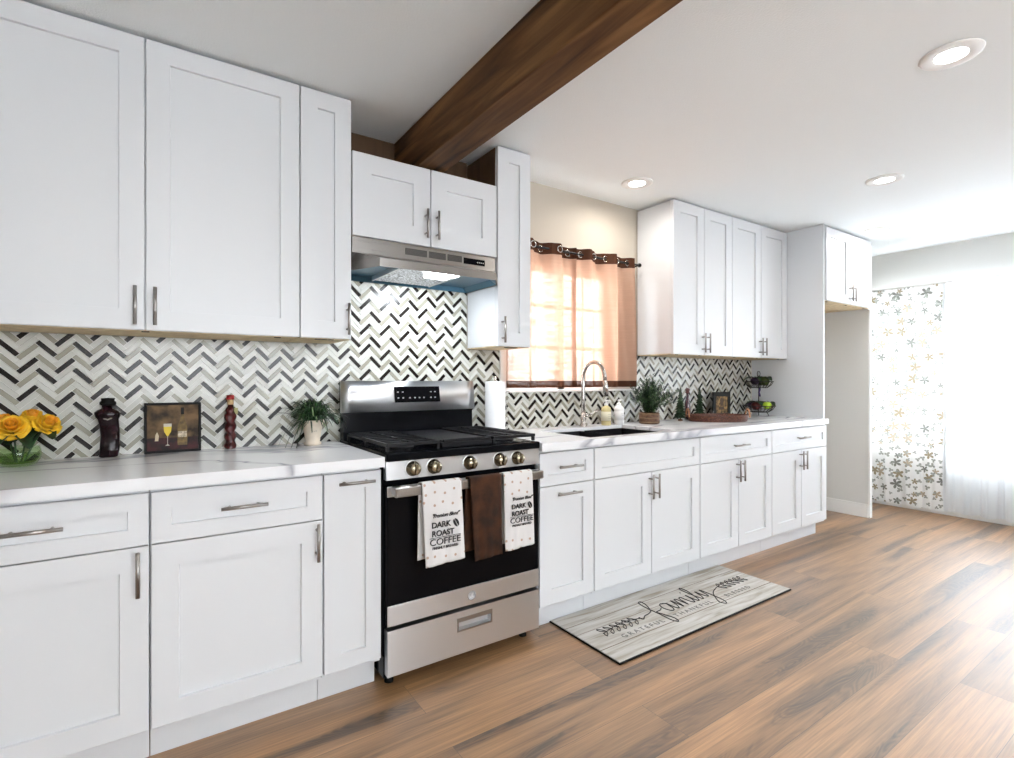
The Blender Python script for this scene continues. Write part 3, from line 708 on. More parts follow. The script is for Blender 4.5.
for k in range(n): b.bm.faces.new((lo[k], lo[(k+1) % n], hi[(k+1) % n], hi[k]))
b.bm.faces.new(hi)
mk('underside', b, hood_inner, can)
b = B(); b.hexa([(.90, -.40, 1.722), (1.20, -.40, 1.722), (1.20, -.07, 1.706), (.90, -.07, 1.706), (.90, -.40, 1.730), (1.20, -.40, 1.730), (1.20, -.07, 1.716), (.90, -.07, 1.716)]); mk('grease_filter', b, filter_mesh, t)
for x_ in (.893, 1.2002): b = B(); b.box(x_, x_+.0068, -.405, -.065, 1.703, 1.728); mk('filter_rail', b, stainless, t)
b = B(); b.box(1.060, 1.180, -.395, -.30, 1.698, 1.722, .006); mk('lamp', b, hood_lens, t)
ld = bpy.data.lights.new('hood_bulb', 'AREA'); ld.shape = 'RECTANGLE'; ld.size = .12; ld.size_y = .08; ld.energy = HOOD_W; ld.color = (.88, .94, 1.0)
lo_ = bpy.data.objects.new('hood_bulb', ld); COL.objects.link(lo_); lo_.parent = t; lo_.location = Vector((1.120, -.345, 1.694))-t.location; lo_.rotation_euler = (.35, 0, 0)

# ------------------------------------------------------------------ downlights
def downlight(loc):
    t = thing('downlight', loc, 'x', 'ceiling light', 'recessed ceiling lights')
    b = B(); b.lathe([(.097, 0), (.096, -.004), (.088, -.007), (.058, -.008), (.050, -.003)], (0, 0, 0), 40); mk('trim_ring', b, trim_white, t, local=True)
    b = B(); b.lathe([(.051, -.002), (.051, -.004), (0, -.004)], (0, 0, 0), 32); mk('lens', b, lens_mat, t, local=True)
    l = bpy.data.lights.new('bulb', 'AREA'); l.shape = 'DISK'; l.size = .13; l.energy = DOWNLIGHT_W; l.color = (1.0, .95, .88); l.spread = 2.9
    lo = bpy.data.objects.new('bulb', l); COL.objects.link(lo); lo.parent = t; lo.location = (0, 0, -.012)
    return t
d0 = downlight((2.49, -1.895, CZ-.0005))
d0['label'] = 'round recessed ceiling light nearest the camera at the upper right'
for p, lb in (((3.70, -1.245, CZ-.0005), 'round recessed ceiling light in the middle of the ceiling, in front of the refrigerator cabinet'),
              ((2.488, -.354, CZ-.0005), 'round recessed ceiling light directly over the sink window'),
              ((4.89, -.76, CZ-.0005), 'farthest and dimmest recessed ceiling light near the dining window'),
              ((.1, -1.9, CZ-.0005), 'unseen recessed light added for fill behind the camera, left of the beam'), ((.2, -3.6, CZ-.0005), 'unseen recessed light added for fill at the rear left of the room'), ((3.2, -3.6, CZ-.0005), 'unseen recessed light added for fill at the rear right of the room')):  # these last three lamps are unseen, added for fill
    c = copy_tree(d0); c.location = p; c['label'] = lb

# ------------------------------------------------------------------ cafe curtains over the sink
def cafe(x0, x1, label, ph):
    t = thing('cafe_curtain', ((x0+x1)/2, -.08, 1.165), label, 'curtain', 'orange cafe curtains')
    n = int(round((x1-x0)/.115)); rn = random.Random(int(ph*10))
    jit = [rn.uniform(.75, 1.25) for _ in range(n*2+3)]
    def prof(x, v):
        s = (x-x0)/(x1-x0)*n*PI+ph; k = int(s/PI); A = (.028+.010*(1-v))*jit[k % len(jit)]
        return -.080+A*math.sin(s)+.006*math.sin(s*2.7+4*v+ph)
    def seg(z0, z1, nz): return lambda u, v: (x0+(x1-x0)*u, prof(x0+(x1-x0)*u, (z0+(z1-z0)*v-1.165)/.88), z0+(z1-z0)*v)
    b = B(); b.grid(seg(1.207, 1.985, 0), 90, 14); mk('sheer_panel', b, cafe_cloth, t)
    b = B(); b.grid(seg(1.985, 2.055, 0), 90, 2); hb = mk('header_band', b, cafe_band, t)
    b = B(); b.grid(seg(1.165, 1.207, 0), 90, 2); mk('hem', b, cafe_band, t)
    for k in range(n):
        xg = x0+(x1-x0)*(k+.5)/n
        yy = prof(xg, .95)
        b = B(); b.tube([(xg+.019*math.cos(a), yy-.004, 2.018+.019*math.sin(a)) for a in [2*PI*j/16 for j in range(16)]], .0035, 6, closed=True)
        mk('grommet', b, faucet_steel, hb)
cafe(1.700, 2.225, 'sheer orange cafe curtain, left half, hanging behind the faucet', 0.3)
cafe(2.215, 2.752, 'sheer orange cafe curtain, right half, beside the white wall cabinets', 1.4)
t = thing('curtain_rod', (2.26, -.08, 2.018), 'thin black curtain rod with ball ends over the sink window', 'curtain rod')
b = B(); b.tube([(1.715, -.08, 2.018), (2.815, -.08, 2.018)], .007, 10); mk('rod', b, iron, t)
b = B(); b.ball((2.820, -.08, 2.018), .015); b.ball((1.71, -.08, 2.018), .013); mk('finial', b, iron, t)
b = B()
b.tube([(2.795, -.08, 2.012), (2.795, -.045, 2.005), (2.795, -.001, 2.0)], .005, 8); b.box(2.783, 2.807, -.006, -.0005, 1.975, 2.02); mk('bracket', b, iron, t)

# ------------------------------------------------------------------ dining window curtains
def drape(name, y0, y1, z0, z1, x, A, n, m, label, cat, seed, header=None):
    rn = random.Random(seed); fr = [rn.uniform(.7, 1.3) for _ in range(6)]; ps = [rn.uniform(0, 6.28) for _ in range(6)]
    def fn(u, v):
        s = u*n*2*PI
        w = A*(.6+.4*(1-v))*(math.sin(s*fr[0]+ps[0])+.5*math.sin(s*1.9*fr[1]+ps[1])+.25*math.sin(s*3.7+ps[2]+2*v))
        return (x+w, y0+(y1-y0)*u+.004*math.sin(9*v+s), z0+(z1-z0)*v+(.006*math.sin(s+ps[3]) if v == 0 else 0))
    b = B(); b.grid(fn, int(n*14), 24)
    return mk(name, b, m)
tag(drape('floral_curtain', -.20, -.965, .045, 2.075, 5.80, .012, 5, floral_cloth, '', '', 3), 'white curtain printed with grey and brown flowers, left of the sheer one', 'curtain')
tag(drape('sheer_curtain', -.940, -3.3, .055, 2.085, 5.79, .020, 17, sheer_white, '', '', 8), 'plain white sheer curtain over the bright dining window at the right edge', 'curtain')
t = thing('dining_curtain_rod', (5.80, -1.7, 2.082), 'thin pale curtain rod across the top of the dining window', 'curtain rod')
b = B(); b.tube([(5.80, -.17, 2.080), (5.80, -3.4, 2.080)], .008, 8); mk('rod', b, trim_white, t)
b = B(); b.tube([(5.80, -.19, 2.080), (5.899, -.19, 2.080)], .006, 8); b.tube([(5.80, -3.35, 2.080), (5.899, -3.35, 2.080)], .006, 8); mk('bracket', b, trim_white, t)

# ------------------------------------------------------------------ towels on the oven handle
def towel(name, x0, x1, zf, zb, m, label, seed, skew=0.0, xb=None, group=None, taper=0.0, lettering=True):
    """cloth folded over the handle bar: back leg, over the top, front leg"""
    rn = random.Random(seed); p1, p2 = rn.uniform(0, 6), rn.uniform(0, 6)
    t = thing(name, ((x0+x1)/2, -.713, .80), label, 'towel', group)
    ztop = .806
    def fn(u, v):
        x = x0+(x1-x0)*u
        if v < .40:
            f = v/.40; z = zb+(ztop-zb)*f; y = -.697; xx = x+(xb or -.012)*(1-f)
            y += .004*math.sin(u*8+p1)*(1-f)
            if y > -.6945: y = -.6945
        elif v < .5:
            a = (v-.40)/.1*PI; y = -.713+.0165*math.cos(a); z = ztop+.004*math.sin(a)+.001; xx = x
        else:
            f = (v-.5)/.5; z = ztop-(ztop-zf)*f; y = -.7295-.004*f-.007*f*abs(math.sin(u*5+p2+f*1.2))-.003*math.sin(u*13+p1)**2*f
            xx = x+skew*f+(u-.5)*taper*f; z += .008*(u-.5)*f
        return (xx, y, z)
    b = B(); b.grid(fn, 22, 60); mk('cloth', b, m, t, solid=.003)
    return t
def coffee_print(t, xc, ztop, s, front=-.744):
    def tx(body, size, dz, sx=1.0, shear=0, bold=0, dx=0.0, sp=1.0): text_mesh('lettering', body, size*s, ink, t, (xc+dx*s, front, ztop-dz*s), ROT_WALL, .0012, sx, shear, bold, 'CENTER', sp)
    tx('"Premium Blend"', .021, .022, 0.80, .55, .0002)
    tx('DARK', .030, .060, 1.0, 0, .0006, -.018)
    tx('ROAST', .030, .092, 1.0, 0, .0006, -.010)
    tx('COFFEE', .034, .125, 1.12, 0, 0, 0)
    tx('FRESHLY BREWED', .0135, .141, 1.0, 0, .0002)
    b = B(); b.box(xc-.066*s, xc+.066*s, front-.001, front+.002, ztop-.0985*s, ztop-.0972*s); mk('rule_line', b, ink, t)
    b = B(); M_ = Matrix.Rotation(-.5, 3, 'Y')
    for sg in (-1, 1):
        P_ = []
        for k in range(15):
            a = PI*k/14; q = Vector((sg*(.0016+.009*math.sin(a)), 0, .017*math.cos(a))); q = M_ @ q; P_.append((xc+(.046+q.x)*s, front+.001, ztop-(.052-q.z)*s))
        b.prism(P_, (0, -.0015, 0))
    mk('coffee_bean', b, ink, t)
t1 = towel('dish_towel', .856, 1.028, .487, .505, dot_cloth, 'white dotted dish towel printed DARK ROAST COFFEE, left one on the oven handle', 2, .012, -.006, 'dish towels on the oven handle', .0)
coffee_print(t1, .950, .696, 1.04)
towel('hand_towel', 1.068, 1.222, .470, .50, brown_terry, 'plain brown terry towel hanging between the two printed ones', 5, .010, .0, 'dish towels on the oven handle', -.02)
t3 = towel('dish_towel', 1.236, 1.388, .482, .50, dot_cloth, 'white dotted dish towel printed DARK ROAST COFFEE, right one on the oven handle', 9, .004, -.020, 'dish towels on the oven handle', .0)
coffee_print(t3, 1.322, .712, .94)

# ------------------------------------------------------------------ floor mat
t = thing('kitchen_mat', (2.33, -.785, 0), 'pale wood-board printed mat reading family on the floor before the sink', 'mat')
b = B(); b.box(1.630, 3.032, -1.025, -.549, .001, .009, .003); mk('rubber_backing', b, black_matte, t)
b = B(); b.box(1.636, 3.027, -1.018, -.553, .009, .011); mt = mk('printed_top', b, rustic, t)
b = B()
for y, w in ((-.905, .0022), (-.665, .0016), (-.745, .0010)): b.box(1.634, 3.028, y-w, y+w, .0108, .0114)
mk('board_line', b, flat('board_line', (.16, .12, .09), .8), t)
b = B()
def strokes(P_list, r, ox, oy, sx, sy):
    for P_ in P_list:
        b.tube([(ox+p.x*sx, oy+p.y*sy, .0116) for p in spline([(u, v, 0) for u, v in P_], 6)], r, 6)
fam = [[(-.55, .55), (-.5, .3), (-.2, .5), (.1, .55), (.45, .75), (.75, 1.35), (.78, 1.75), (.6, 1.7), (.5, 1.1), (.5, .2), (.48, -.55), (.62, -.85), (.75, -.5), (.62, .1), (.55, .45), (.85, .5), (1.05, .62)],
       [(1.65, .85), (1.35, .98), (1.15, .6), (1.25, .15), (1.5, .2), (1.68, .85), (1.68, .3), (1.8, .12), (1.98, .45)],
       [(1.98, .45), (2.1, .95), (2.12, .1), (2.3, .85), (2.45, .85), (2.48, .12), (2.62, .8), (2.8, .9), (2.84, .3), (2.98, .12), (3.15, .5)],
       [(3.15, .5), (3.22, .95), (3.2, .3), (3.32, .12), (3.5, .5)], [(3.24, 1.28), (3.27, 1.34)],
       [(3.5, .5), (3.75, 1.3), (3.72, 1.75), (3.58, 1.5), (3.55, .5), (3.65, .12), (3.85, .45)],
       [(3.85, .45), (3.98, .95), (4.0, .35), (4.15, .2), (4.35, .95), (4.38, .2), (4.3, -.6), (4.1, -.95), (3.95, -.65), (4.3, -.1), (4.75, .35), (5.2, .55)]]
strokes(fam, .0028, 2.085, -.835, .112, .100)
for (sx0, dirn, y0) in ((2.025, -1, -.790), (2.675, 1, -.775)):
    strokes([[(0, 0), (.12*dirn, .02), (.27*dirn, -.01)]], .0020, sx0, y0, 1, 1)
    for k in range(6):
        x = .03+.042*k
        for s_ in (-1, 1): strokes([[(x*dirn, 0.0), ((x+.012)*dirn, s_*.022), ((x+.030)*dirn, s_*.036), ((x+.026)*dirn, s_*.014), (x*dirn, 0.0)]], .0020, sx0, y0, 1, 1)
mk('family_script', b, ink, t)
for s_, x in (('GRATEFUL', 1.955), ('THANKFUL', 2.345), ('BLESSED', 2.745)):
    text_mesh('lettering', s_, .042, ink_grey, t, (x, -.883, .0114), ROT_FLOOR, .0004, 1.1, 0, 0, 'CENTER', 1.45)

# ------------------------------------------------------------------ countertop objects, left run
CT = .9142
def blade(b, base, az, L, h, w, droop, curl=1.0, n=8):
    """arching leaf ribbon"""
    d = Vector((math.cos(az), math.sin(az), 0)); s = Vector((-d.y, d.x, 0)); pr = None
    for i in range(n+1):
        f = i/n; ww = w*math.sin(PI*min(1, .12+.88*(1-f)))*.9+.0003
        p = Vector(base)+d*(L*f**curl)+Vector((0, 0, h*math.sin(f*PI*.62)*1.05-droop*f*f))
        a = b.bm.verts.new(p+s*ww); m_ = b.bm.verts.new(p+Vector((0, 0, -ww*.6))); c = b.bm.verts.new(p-s*ww)
        if pr:
            for q0, q1, r0, r1 in ((pr[0], pr[1], a, m_), (pr[1], pr[2], m_, c)):
                f_ = b.bm.faces.new((q0, q1, r1, r0)); f_.smooth = True; f_.material_index = b.mi
        pr = (a, m_, c)
leaf_dark = flat('leaf_dark', (.009, .030, .009), .5, var=.5, vscale=40)
leaf_mid = flat('leaf_mid', (.025, .075, .020), .5, var=.5, vscale=40)
leaf_light = flat('leaf_light', (.20, .30, .13), .5, var=.4, vscale=30)
rose_yellow = flat('rose_yellow', (.90, .50, .02), .55, var=.22, vscale=26)
rose_deep = flat('rose_deep', (.80, .32, .01), .55, var=.2, vscale=26)
soil = flat('soil', (.03, .02, .012), .9)

# bowl vase
VX, VY = -.385, -.165
t = thing('glass_vase', (VX, VY, CT), 'low round green glass bowl holding yellow roses on the left countertop', 'vase')
b = B(); pr = [(.030, .001), (.048, .008), (.058, .024), (.061, .040), (.058, .058), (.055, .068)]
b.lathe([(0, CT+.001)]+[(r, CT+h) for r, h in pr[:-1]]+[(.0549, CT+.068)], (VX, VY, 0), 32); bmesh.ops.delete(b.bm, geom=[f for f in b.bm.faces if len(f.verts) > 4], context='FACES_ONLY'); mk('bowl', b, vase_glass, t)
b = B(); b.lathe([(0, CT+.008), (.043, CT+.013), (.054, CT+.028), (.056, CT+.042), (0, CT+.042)], (VX, VY, 0), 28); mk('water', b, glass('vase_water', (.62, .78, .42)), t)
def rose(x, y, z, r, tilt, az, label, deep=False, leaves=3):
    t = thing('yellow_rose', (VX+(x-VX)*.2, VY+(y-VY)*.2, CT+.016), label, 'rose', 'yellow roses in the glass bowl')
    M_ = Matrix.Translation((x, y, z)) @ Matrix.Rotation(az, 4, 'Z') @ Matrix.Rotation(tilt, 4, 'X')
    b = B(); rn = random.Random(int(x*1e4)); 
    layers = [(3, .22, .62, .95), (4, .42, .58, .9), (5, .64, .50, .75), (6, .86, .38, .5), (6, 1.05, .20, .25)]
    for li, (cnt, rad, hgt, cup) in enumerate(layers):
        for k in range(cnt):
            a0 = 2*PI*k/cnt+li*.7+rn.uniform(-.15, .15); wd = 2*PI/cnt*.78
            def fn(u, v):
                a = a0+(u-.5)*2*wd*(.35+.65*math.sin(PI*min(1, v*.6+.25)))
                rr = r*rad*(.25+.75*v**.7); rr *= 1+(.16 if li > 1 else .03)*max(0, v-.75)*4*(1-abs(2*u-1)*.3)
                zz = r*(-.55+hgt*2.0*v**(.9+cup)-(.35 if li > 2 else 0)*max(0, v-.8)*3*(.4+abs(2*u-1))) + r*.04*math.sin(u*9+li)
                return M_ @ Vector((rr*math.cos(a), rr*math.sin(a), zz))
            b.mi = 1 if li < 2 else 0
            b.grid(fn, 8, 6)
    b.mi = 1; b.ball(M_ @ Vector((0, 0, r*.1)), r*.2, (1, 1, 1.8), 10)
    mk('bloom', b, [rose_deep, rose_deep] if deep else [rose_yellow, rose_deep], t, solid=.0012)
    base_ = M_ @ Vector((0, 0, -r*.5)); o = t.location
    b = B(); b.tube([tuple(p) for p in spline([base_, (base_+o)/2+Vector((0, 0, .01)), o], 5)], .0028, 8); b.ball(base_, r*.28, (1, 1, .8), 10); mk('stem', b, leaf_mid, t)
    for k in range(leaves+2):
        a = rn.uniform(-PI-.3, .3) if k % 3 else rn.uniform(0, 6.28); L_ = rn.uniform(.045, .075)
        b = B(); blade(b, (base_.x*.8+o.x*.2, base_.y*.8+o.y*.2, base_.z-.010), a, L_, .012, .026, rn.uniform(.03, .07), 1, 7); mk('leaf', b, leaf_dark, t)
rose(-.390, -.230, 1.058, .040, .95, .05, 'front yellow rose with an open spiral face above the glass bowl', leaves=3)
rose(-.352, -.150, 1.082, .036, .45, .3, 'yellow rose at the back, highest of the bunch', leaves=3)
rose(-.305, -.175, 1.060, .037, .85, .75, 'yellow rose at the right side of the bunch', leaves=4)
rose(-.430, -.130, 1.070, .033, .4, -.6, 'yellow rose at the left edge of the picture, partly cut off', True, leaves=3)

# figural dark bottle
t = thing('infused_bottle', (-.146, -.052, CT), 'dark glossy square-shouldered bottle of preserved peppers left of the picture', 'bottle')
b = B(); prof = [(.030, 0), (.036, .004), (.037, .03), (.035, .08), (.036, .12), (.038, .145), (.046, .158), (.047, .172), (.038, .180), (.020, .186), (.017, .200)]
rings = []
for r, h in prof:
    ox = .006*math.sin(h*22); rings.append([b.bm.verts.new((-.146+ox+.86*r*(abs(math.cos(a))**.6*math.copysign(1, math.cos(a))), -.052+.75*r*(abs(math.sin(a))**.6*math.copysign(1, math.sin(a))), CT+h)) for a in [2*PI*k/24 for k in range(24)]])
for A_, C_ in zip(rings, rings[1:]):
    for k in range(24):
        f = b.bm.faces.new((A_[k], A_[(k+1) % 24], C_[(k+1) % 24], C_[k])); f.smooth = True
b.bm.faces.new(rings[0]); b.bm.faces.new(rings[-1])
mk('glass_body', b, dark_glass, t)
b = B(); b.lathe([(.018, .198), (.026, .202), (.026, .212), (.020, .216), (.022, .226), (0, .228)], (-.148, -.052, CT), 20); mk('stopper', b, black_matte, t)
b = B(); b.tube([(-.160, -.080, CT+.150), (-.147, -.083, CT+.145), (-.133, -.080, CT+.152)], .003, 6); mk('raffia_tie', b, flat('raffia', (.35, .32, .28), .8), t)

# framed still life
def leaning_picture(name, x0, x1, z0, z1, y, label, kind):
    t = thing(name, ((x0+x1)/2, y, z0), label, 'picture')
    b = B(); w = .010 if kind == 0 else .036
    b.box(x0, x1, y, y+.012, z0, z0+w, .0015); b.box(x0, x1, y, y+.012, z1-w, z1, .0015); b.box(x0, x0+w, y, y+.012, z0+w, z1-w, .0015); b.box(x1-w, x1, y, y+.012, z0+w, z1-w, .0015)
    mk('frame', b, black_matte, t)
    if kind == 0: cm = flat('canvas_brown', (.11, .065, .03), .7, var=.8, vscale=18)
    else: cm = flat('canvas_gold', (.20, .12, .045), .7, var=.8, vscale=35)
    b = B(); b.box(x0+w, x1-w, y+.004, y+.011, z0+w, z1-w); cv = mk('canvas', b, cm, t)
    yy = y+.004; W_ = x1-x0; H_ = z1-z0
    def P(u, v): return (x0+W_*u, yy, z0+H_*v)
    if kind == 0:
        b = B(); b.box(x0+w, x1-w, yy-.0006, yy, z0+w, z0+H_*.30); mk('painted_table', b, flat('paint_wine', (.035, .005, .006), .6, var=.8, vscale=30), cv)
        b = B(); pf = [(.085, .14), (.09, .30), (.085, .52), (.045, .64), (.028, .74), (.028, .90), (.0, .90)]
        poly = [P(.66-r, v) for r, v in pf]+[P(.66+r, v) for r, v in reversed(pf[:-1])]
        b.prism(poly, (0, -.001, 0)); bt_ = mk('painted_bottle', b, flat('paint_bottle', (.15, .09, .02), .5, var=.4, vscale=60), cv)
        b = B(); b.box(P(.58, 0)[0], P(.74, 0)[0], yy-.0016, yy-.001, P(0, .30)[2], P(0, .42)[2]); mk('painted_label', b, flat('paint_label', (.50, .42, .30), .6, var=.4, vscale=120), bt_)
        b = B(); b.box(P(.632, 0)[0], P(.688, 0)[0], yy-.0016, yy-.001, P(0, .76)[2], P(0, .90)[2]); mk('painted_capsule', b, black_matte, bt_)
        b = B(); b.prism([P(.33, .52), P(.47, .52), P(.46, .42), P(.41, .33), P(.39, .33), P(.34, .42)], (0, -.001, 0)); mk('painted_glass', b, flat('paint_yellow', (.75, .55, .04), .5), cv)
        b = B(); b.prism([P(.395, .33), P(.405, .33), P(.405, .17), P(.44, .14), P(.36, .14), P(.395, .17)], (0, -.001, 0)); b.prism([P(.33, .58), P(.47, .58), P(.47, .52), P(.33, .52)], (0, -.0006, 0)); mk('painted_stem', b, flat('paint_pale', (.55, .50, .42), .5), cv)
        b = B(); b.prism([P(.18, .24), P(.24, .24), P(.25, .34), P(.22, .42), P(.19, .36)], (0, -.001, 0)); mk('painted_jug', b, flat('paint_cream', (.60, .50, .34), .5), cv)
    else:
        b = B(); b.prism([P(.34, .3), P(.66, .3), P(.62, .42), P(.38, .42)], (0, -.0008, 0)); b.prism([P(.44, .45), P(.56, .45), P(.60, .7), P(.5, .78), P(.40, .7)], (0, -.0008, 0)); mk('painted_urn', b, flat('paint_umber', (.06, .03, .015), .6), cv)
leaning_picture('framed_picture', -.034, .163, CT, 1.118, -.046, 'black framed painting of a wine bottle and glass leaning on the backsplash', 0)

# twisted red bottle
t = thing('twisted_bottle', (.272, -.042, CT), 'slim twisted bottle of red chillies with a red wax cap', 'bottle')
b = B(); prof = [(.020, 0), (.022, .004)]+[(.021, .004+.160*i/30) for i in range(1, 31)]+[(.018, .174), (.011, .182), (.010, .196)]
b.lathe(prof, (.272, -.042, CT), 30, fn=lambda a, h: 1+(.16*math.sin(2*a+h*150) if .006 < h < .170 else 0)); mk('glass_body', b, red_glass, t)
b = B(); b.lathe([(.0115, .190), (.0125, .194), (.0125, .212), (.0105, .214)], (.272, -.042, CT), 16); mk('cork', b, flat('cork', (.55, .38, .2), .8), t)
b = B(); b.lathe([(.0135, .212), (.0155, .216), (.015, .230), (0, .233)], (.272, -.042, CT), 16); mk('wax_cap', b, flat('wax_red', (.30, .012, .012), .4), t)
b = B(); b.box(.284, .300, -.056, -.054, CT+.150, CT+.176, .0005); b.tube([(.282, -.050, CT+.188), (.292, -.055, CT+.175)], .0012, 5); mk('paper_tag', b, flat('tag_olive', (.30, .28, .12), .7), t)

# grassy plant in a pale pot
PX, PY = .600, -.105
t = thing('potted_grass_plant', (PX, PY, CT), 'spidery green plant in a cream ceramic pot beside the range', 'plant')
b = B(); b.lathe([(.034, 0), (.038, .003), (.038, .012), (.031, .016), (.036, .05), (.045, .100), (.049, .104), (.049, .114), (.044, .114), (.042, .100), (0, .098)], (PX, PY, CT), 28); pot = mk('pot', b, flat('cream_ceramic', (.72, .62, .50), .55, var=.1, vscale=20), t)
b = B()
for i in range(3): b.tube([(PX-.012+.008*i, PY-.0405, CT+.064), (PX-.008+.008*i, PY-.0408, CT+.068-(i % 2)*.003)], .0008, 5)
mk('stamped_mark', b, ink, pot)
b = B(); b.lathe([(.039, CT+.099), (.0, CT+.104)], (PX, PY, 0), 16); mk('soil', b, soil, t)
b = B(); rn = random.Random(11)
for k in range(380):
    b.mi = rn.choice((0, 0, 1, 1, 0, 2) if k % 3 else (0, 1, 0, 0))
    az = rn.uniform(0, 2*PI); L_ = rn.uniform(.03, .14); 
    if math.sin(az) > .2: L_ = min(L_, .085)
    h_ = rn.uniform(.03, .11)
    blade(b, (PX+rn.uniform(-.022, .022), PY+rn.uniform(-.022, .022), CT+.098), az, L_, h_, rn.uniform(.002, .0042), rn.uniform(.0, .09) if L_ > .09 else rn.uniform(0, .04), rn.uniform(.7, 1.1), 8)
for az, L_, h_, dr_ in ((-.6, .17, .06, .04), (-.8, .16, .09, .07), (3.0, .19, .06, .02), (3.5, .15, .03, .17), (3.9, .14, .02, .17), (3.6, .12, .03, .15), (3.3, .16, .04, .15)):
    b.mi = 0; blade(b, (PX, PY, CT+.10), az, L_, h_, .0022, dr_, .8, 12)
mk('foliage', b, [leaf_dark, leaf_mid, leaf_light], t)

# ------------------------------------------------------------------ paper towel holder right of the range
t = thing('paper_towel_holder', (1.590, -.115, CT), 'upright paper towel holder with scrolled wire arm between range and window', 'paper towel holder')
b = B(); b.lathe([(.070, 0), (.072, .004), (.068, .010), (.012, .012)], (1.590, -.115, CT), 28); mk('base', b, faucet_steel, t)
b = B(); b.tube([(1.590, -.115, CT+.01), (1.590, -.115, CT+.305)], .005, 8); b.ball((1.590, -.115, CT+.310), .010); mk('post', b, faucet_steel, t)
b = B(); sp = []
for s_, zc in ((1, 1.115), (-1, .985)):
    sp = [(1.672+(.030-.0021*k)*math.cos(k*.55+.6)*1.0, -.115, zc+s_*(.034-.0023*k)*math.sin(k*.55+.6)) for k in range(13)]
    b.tube(sp, .0022, 6)
b.tube([(1.663, -.115, 1.085), (1.668, -.115, 1.05), (1.663, -.115, 1.01)], .0022, 6); b.tube([(1.660, -.115, CT+.006), (1.680, -.115, CT+.05)], .0022, 6)
mk('scroll_wire', b, faucet_steel, t)
b = B(); b.lathe([(.016, .014), (.056, .014), (.057, .020), (.057, .285), (.055, .290), (.016, .290)], (1.590, -.115, CT), 36); tag(mk('paper_towel_roll', b, paper), 'white paper towel roll on the upright holder right of the range', 'paper towels')

# ------------------------------------------------------------------ soaps
def soap(x, y, m, lm, label):
    t = thing('soap_bottle', (x, y, CT), label, 'soap bottle', 'soap bottles by the sink')
    b = B(); b.lathe([(.028, 0), (.031, .003), (.032, .01), (.032, .105), (.028, .118), (.014, .126), (.012, .134)], (x, y, CT), 24); bd_ = mk('bottle_body', b, m, t)
    b = B(); b.lathe([(.0325, .030), (.0325, .090)], (x, y, CT), 24, fn=None); mk('paper_label', b, lm, bd_)
    b = B(); b.box(x-.016, x+.016, y-.0334, y-.0325, CT+.072, CT+.0735); b.box(x-.012, x+.012, y-.0334, y-.0325, CT+.060, CT+.0615); b.box(x-.014, x+.014, y-.0334, y-.0325, CT+.045, CT+.0462); mk('label_lines', b, ink_grey, bd_)
    b = B(); b.lathe([(.013, .130), (.013, .142), (.005, .144), (.005, .156), (.009, .158), (.009, .166), (0, .168)], (x, y, CT), 16); b.tube([(x, y, CT+.163), (x+.024, y-.012, CT+.163), (x+.030, y-.015, CT+.156)], .0035, 8); mk('pump', b, trim_white, t)
soap(2.470, -.105, flat('yellow_soap', (.62, .52, .26), .15, var=.1), flat('label_cream', (.70, .64, .48), .6), 'clear pump bottle of pale yellow dish soap beside the faucet')
soap(2.570, -.125, flat('white_soap', (.80, .80, .80), .3), flat('label_white', (.74, .74, .74), .6), 'white pump bottle of hand soap right of the yellow one')

# ------------------------------------------------------------------ bushy plant in a banded wooden pot
QX, QY = 2.805, -.180
t = thing('potted_bush', (QX, QY, CT), 'bushy dark green artificial plant in a banded brown wooden pot', 'plant')
b = B(); b.lathe([(.060, 0), (.067, .004), (.070, .03), (.068, .070), (.063, .076), (.058, .076), (.056, .06), (0, .058)], (QX, QY, CT), 28); pt = mk('pot', b, pot_wood, t)
b = B()
for h in (.012, .040, .068): b.lathe([(.0690, h-.003), (.072, h), (.0690, h+.003)], (QX, QY, CT), 28)
mk('rope_band', b, flat('rope', (.24, .16, .09), .8, bump=.5), pt)
b = B(); rn = random.Random(21)
for k in range(135):
    az = rn.uniform(0, 2*PI); sp_w = rn.uniform(.0, .19); hh = rn.uniform(.12, .285)*(1-.35*sp_w/.19)
    if math.sin(az) > 0: sp_w = min(sp_w, .10)
    p0 = Vector((QX+rn.uniform(-.03, .03), QY+rn.uniform(-.03, .03), CT+.048)); p1 = p0+Vector((math.cos(az)*sp_w, math.sin(az)*sp_w, hh))
    mid_ = (p0+p1)/2+Vector((-math.cos(az)*sp_w*.2, -math.sin(az)*sp_w*.2, .01)); S = spline([p0, mid_, p1], 6)
    b.mi = 0; b.tube(S, .0012, 4)
    for j in range(3, len(S)):
        for q in range(2):
            b.mi = rn.choice((0, 0, 1, 2) if rn.random() < .5 else (0, 1)); blade(b, S[j], rn.uniform(0, 6.28), rn.uniform(.014, .028), rn.uniform(.008, .022), .0032, 0, 1, 3)
mk('foliage', b, [leaf_dark, leaf_mid, leaf_light], t)

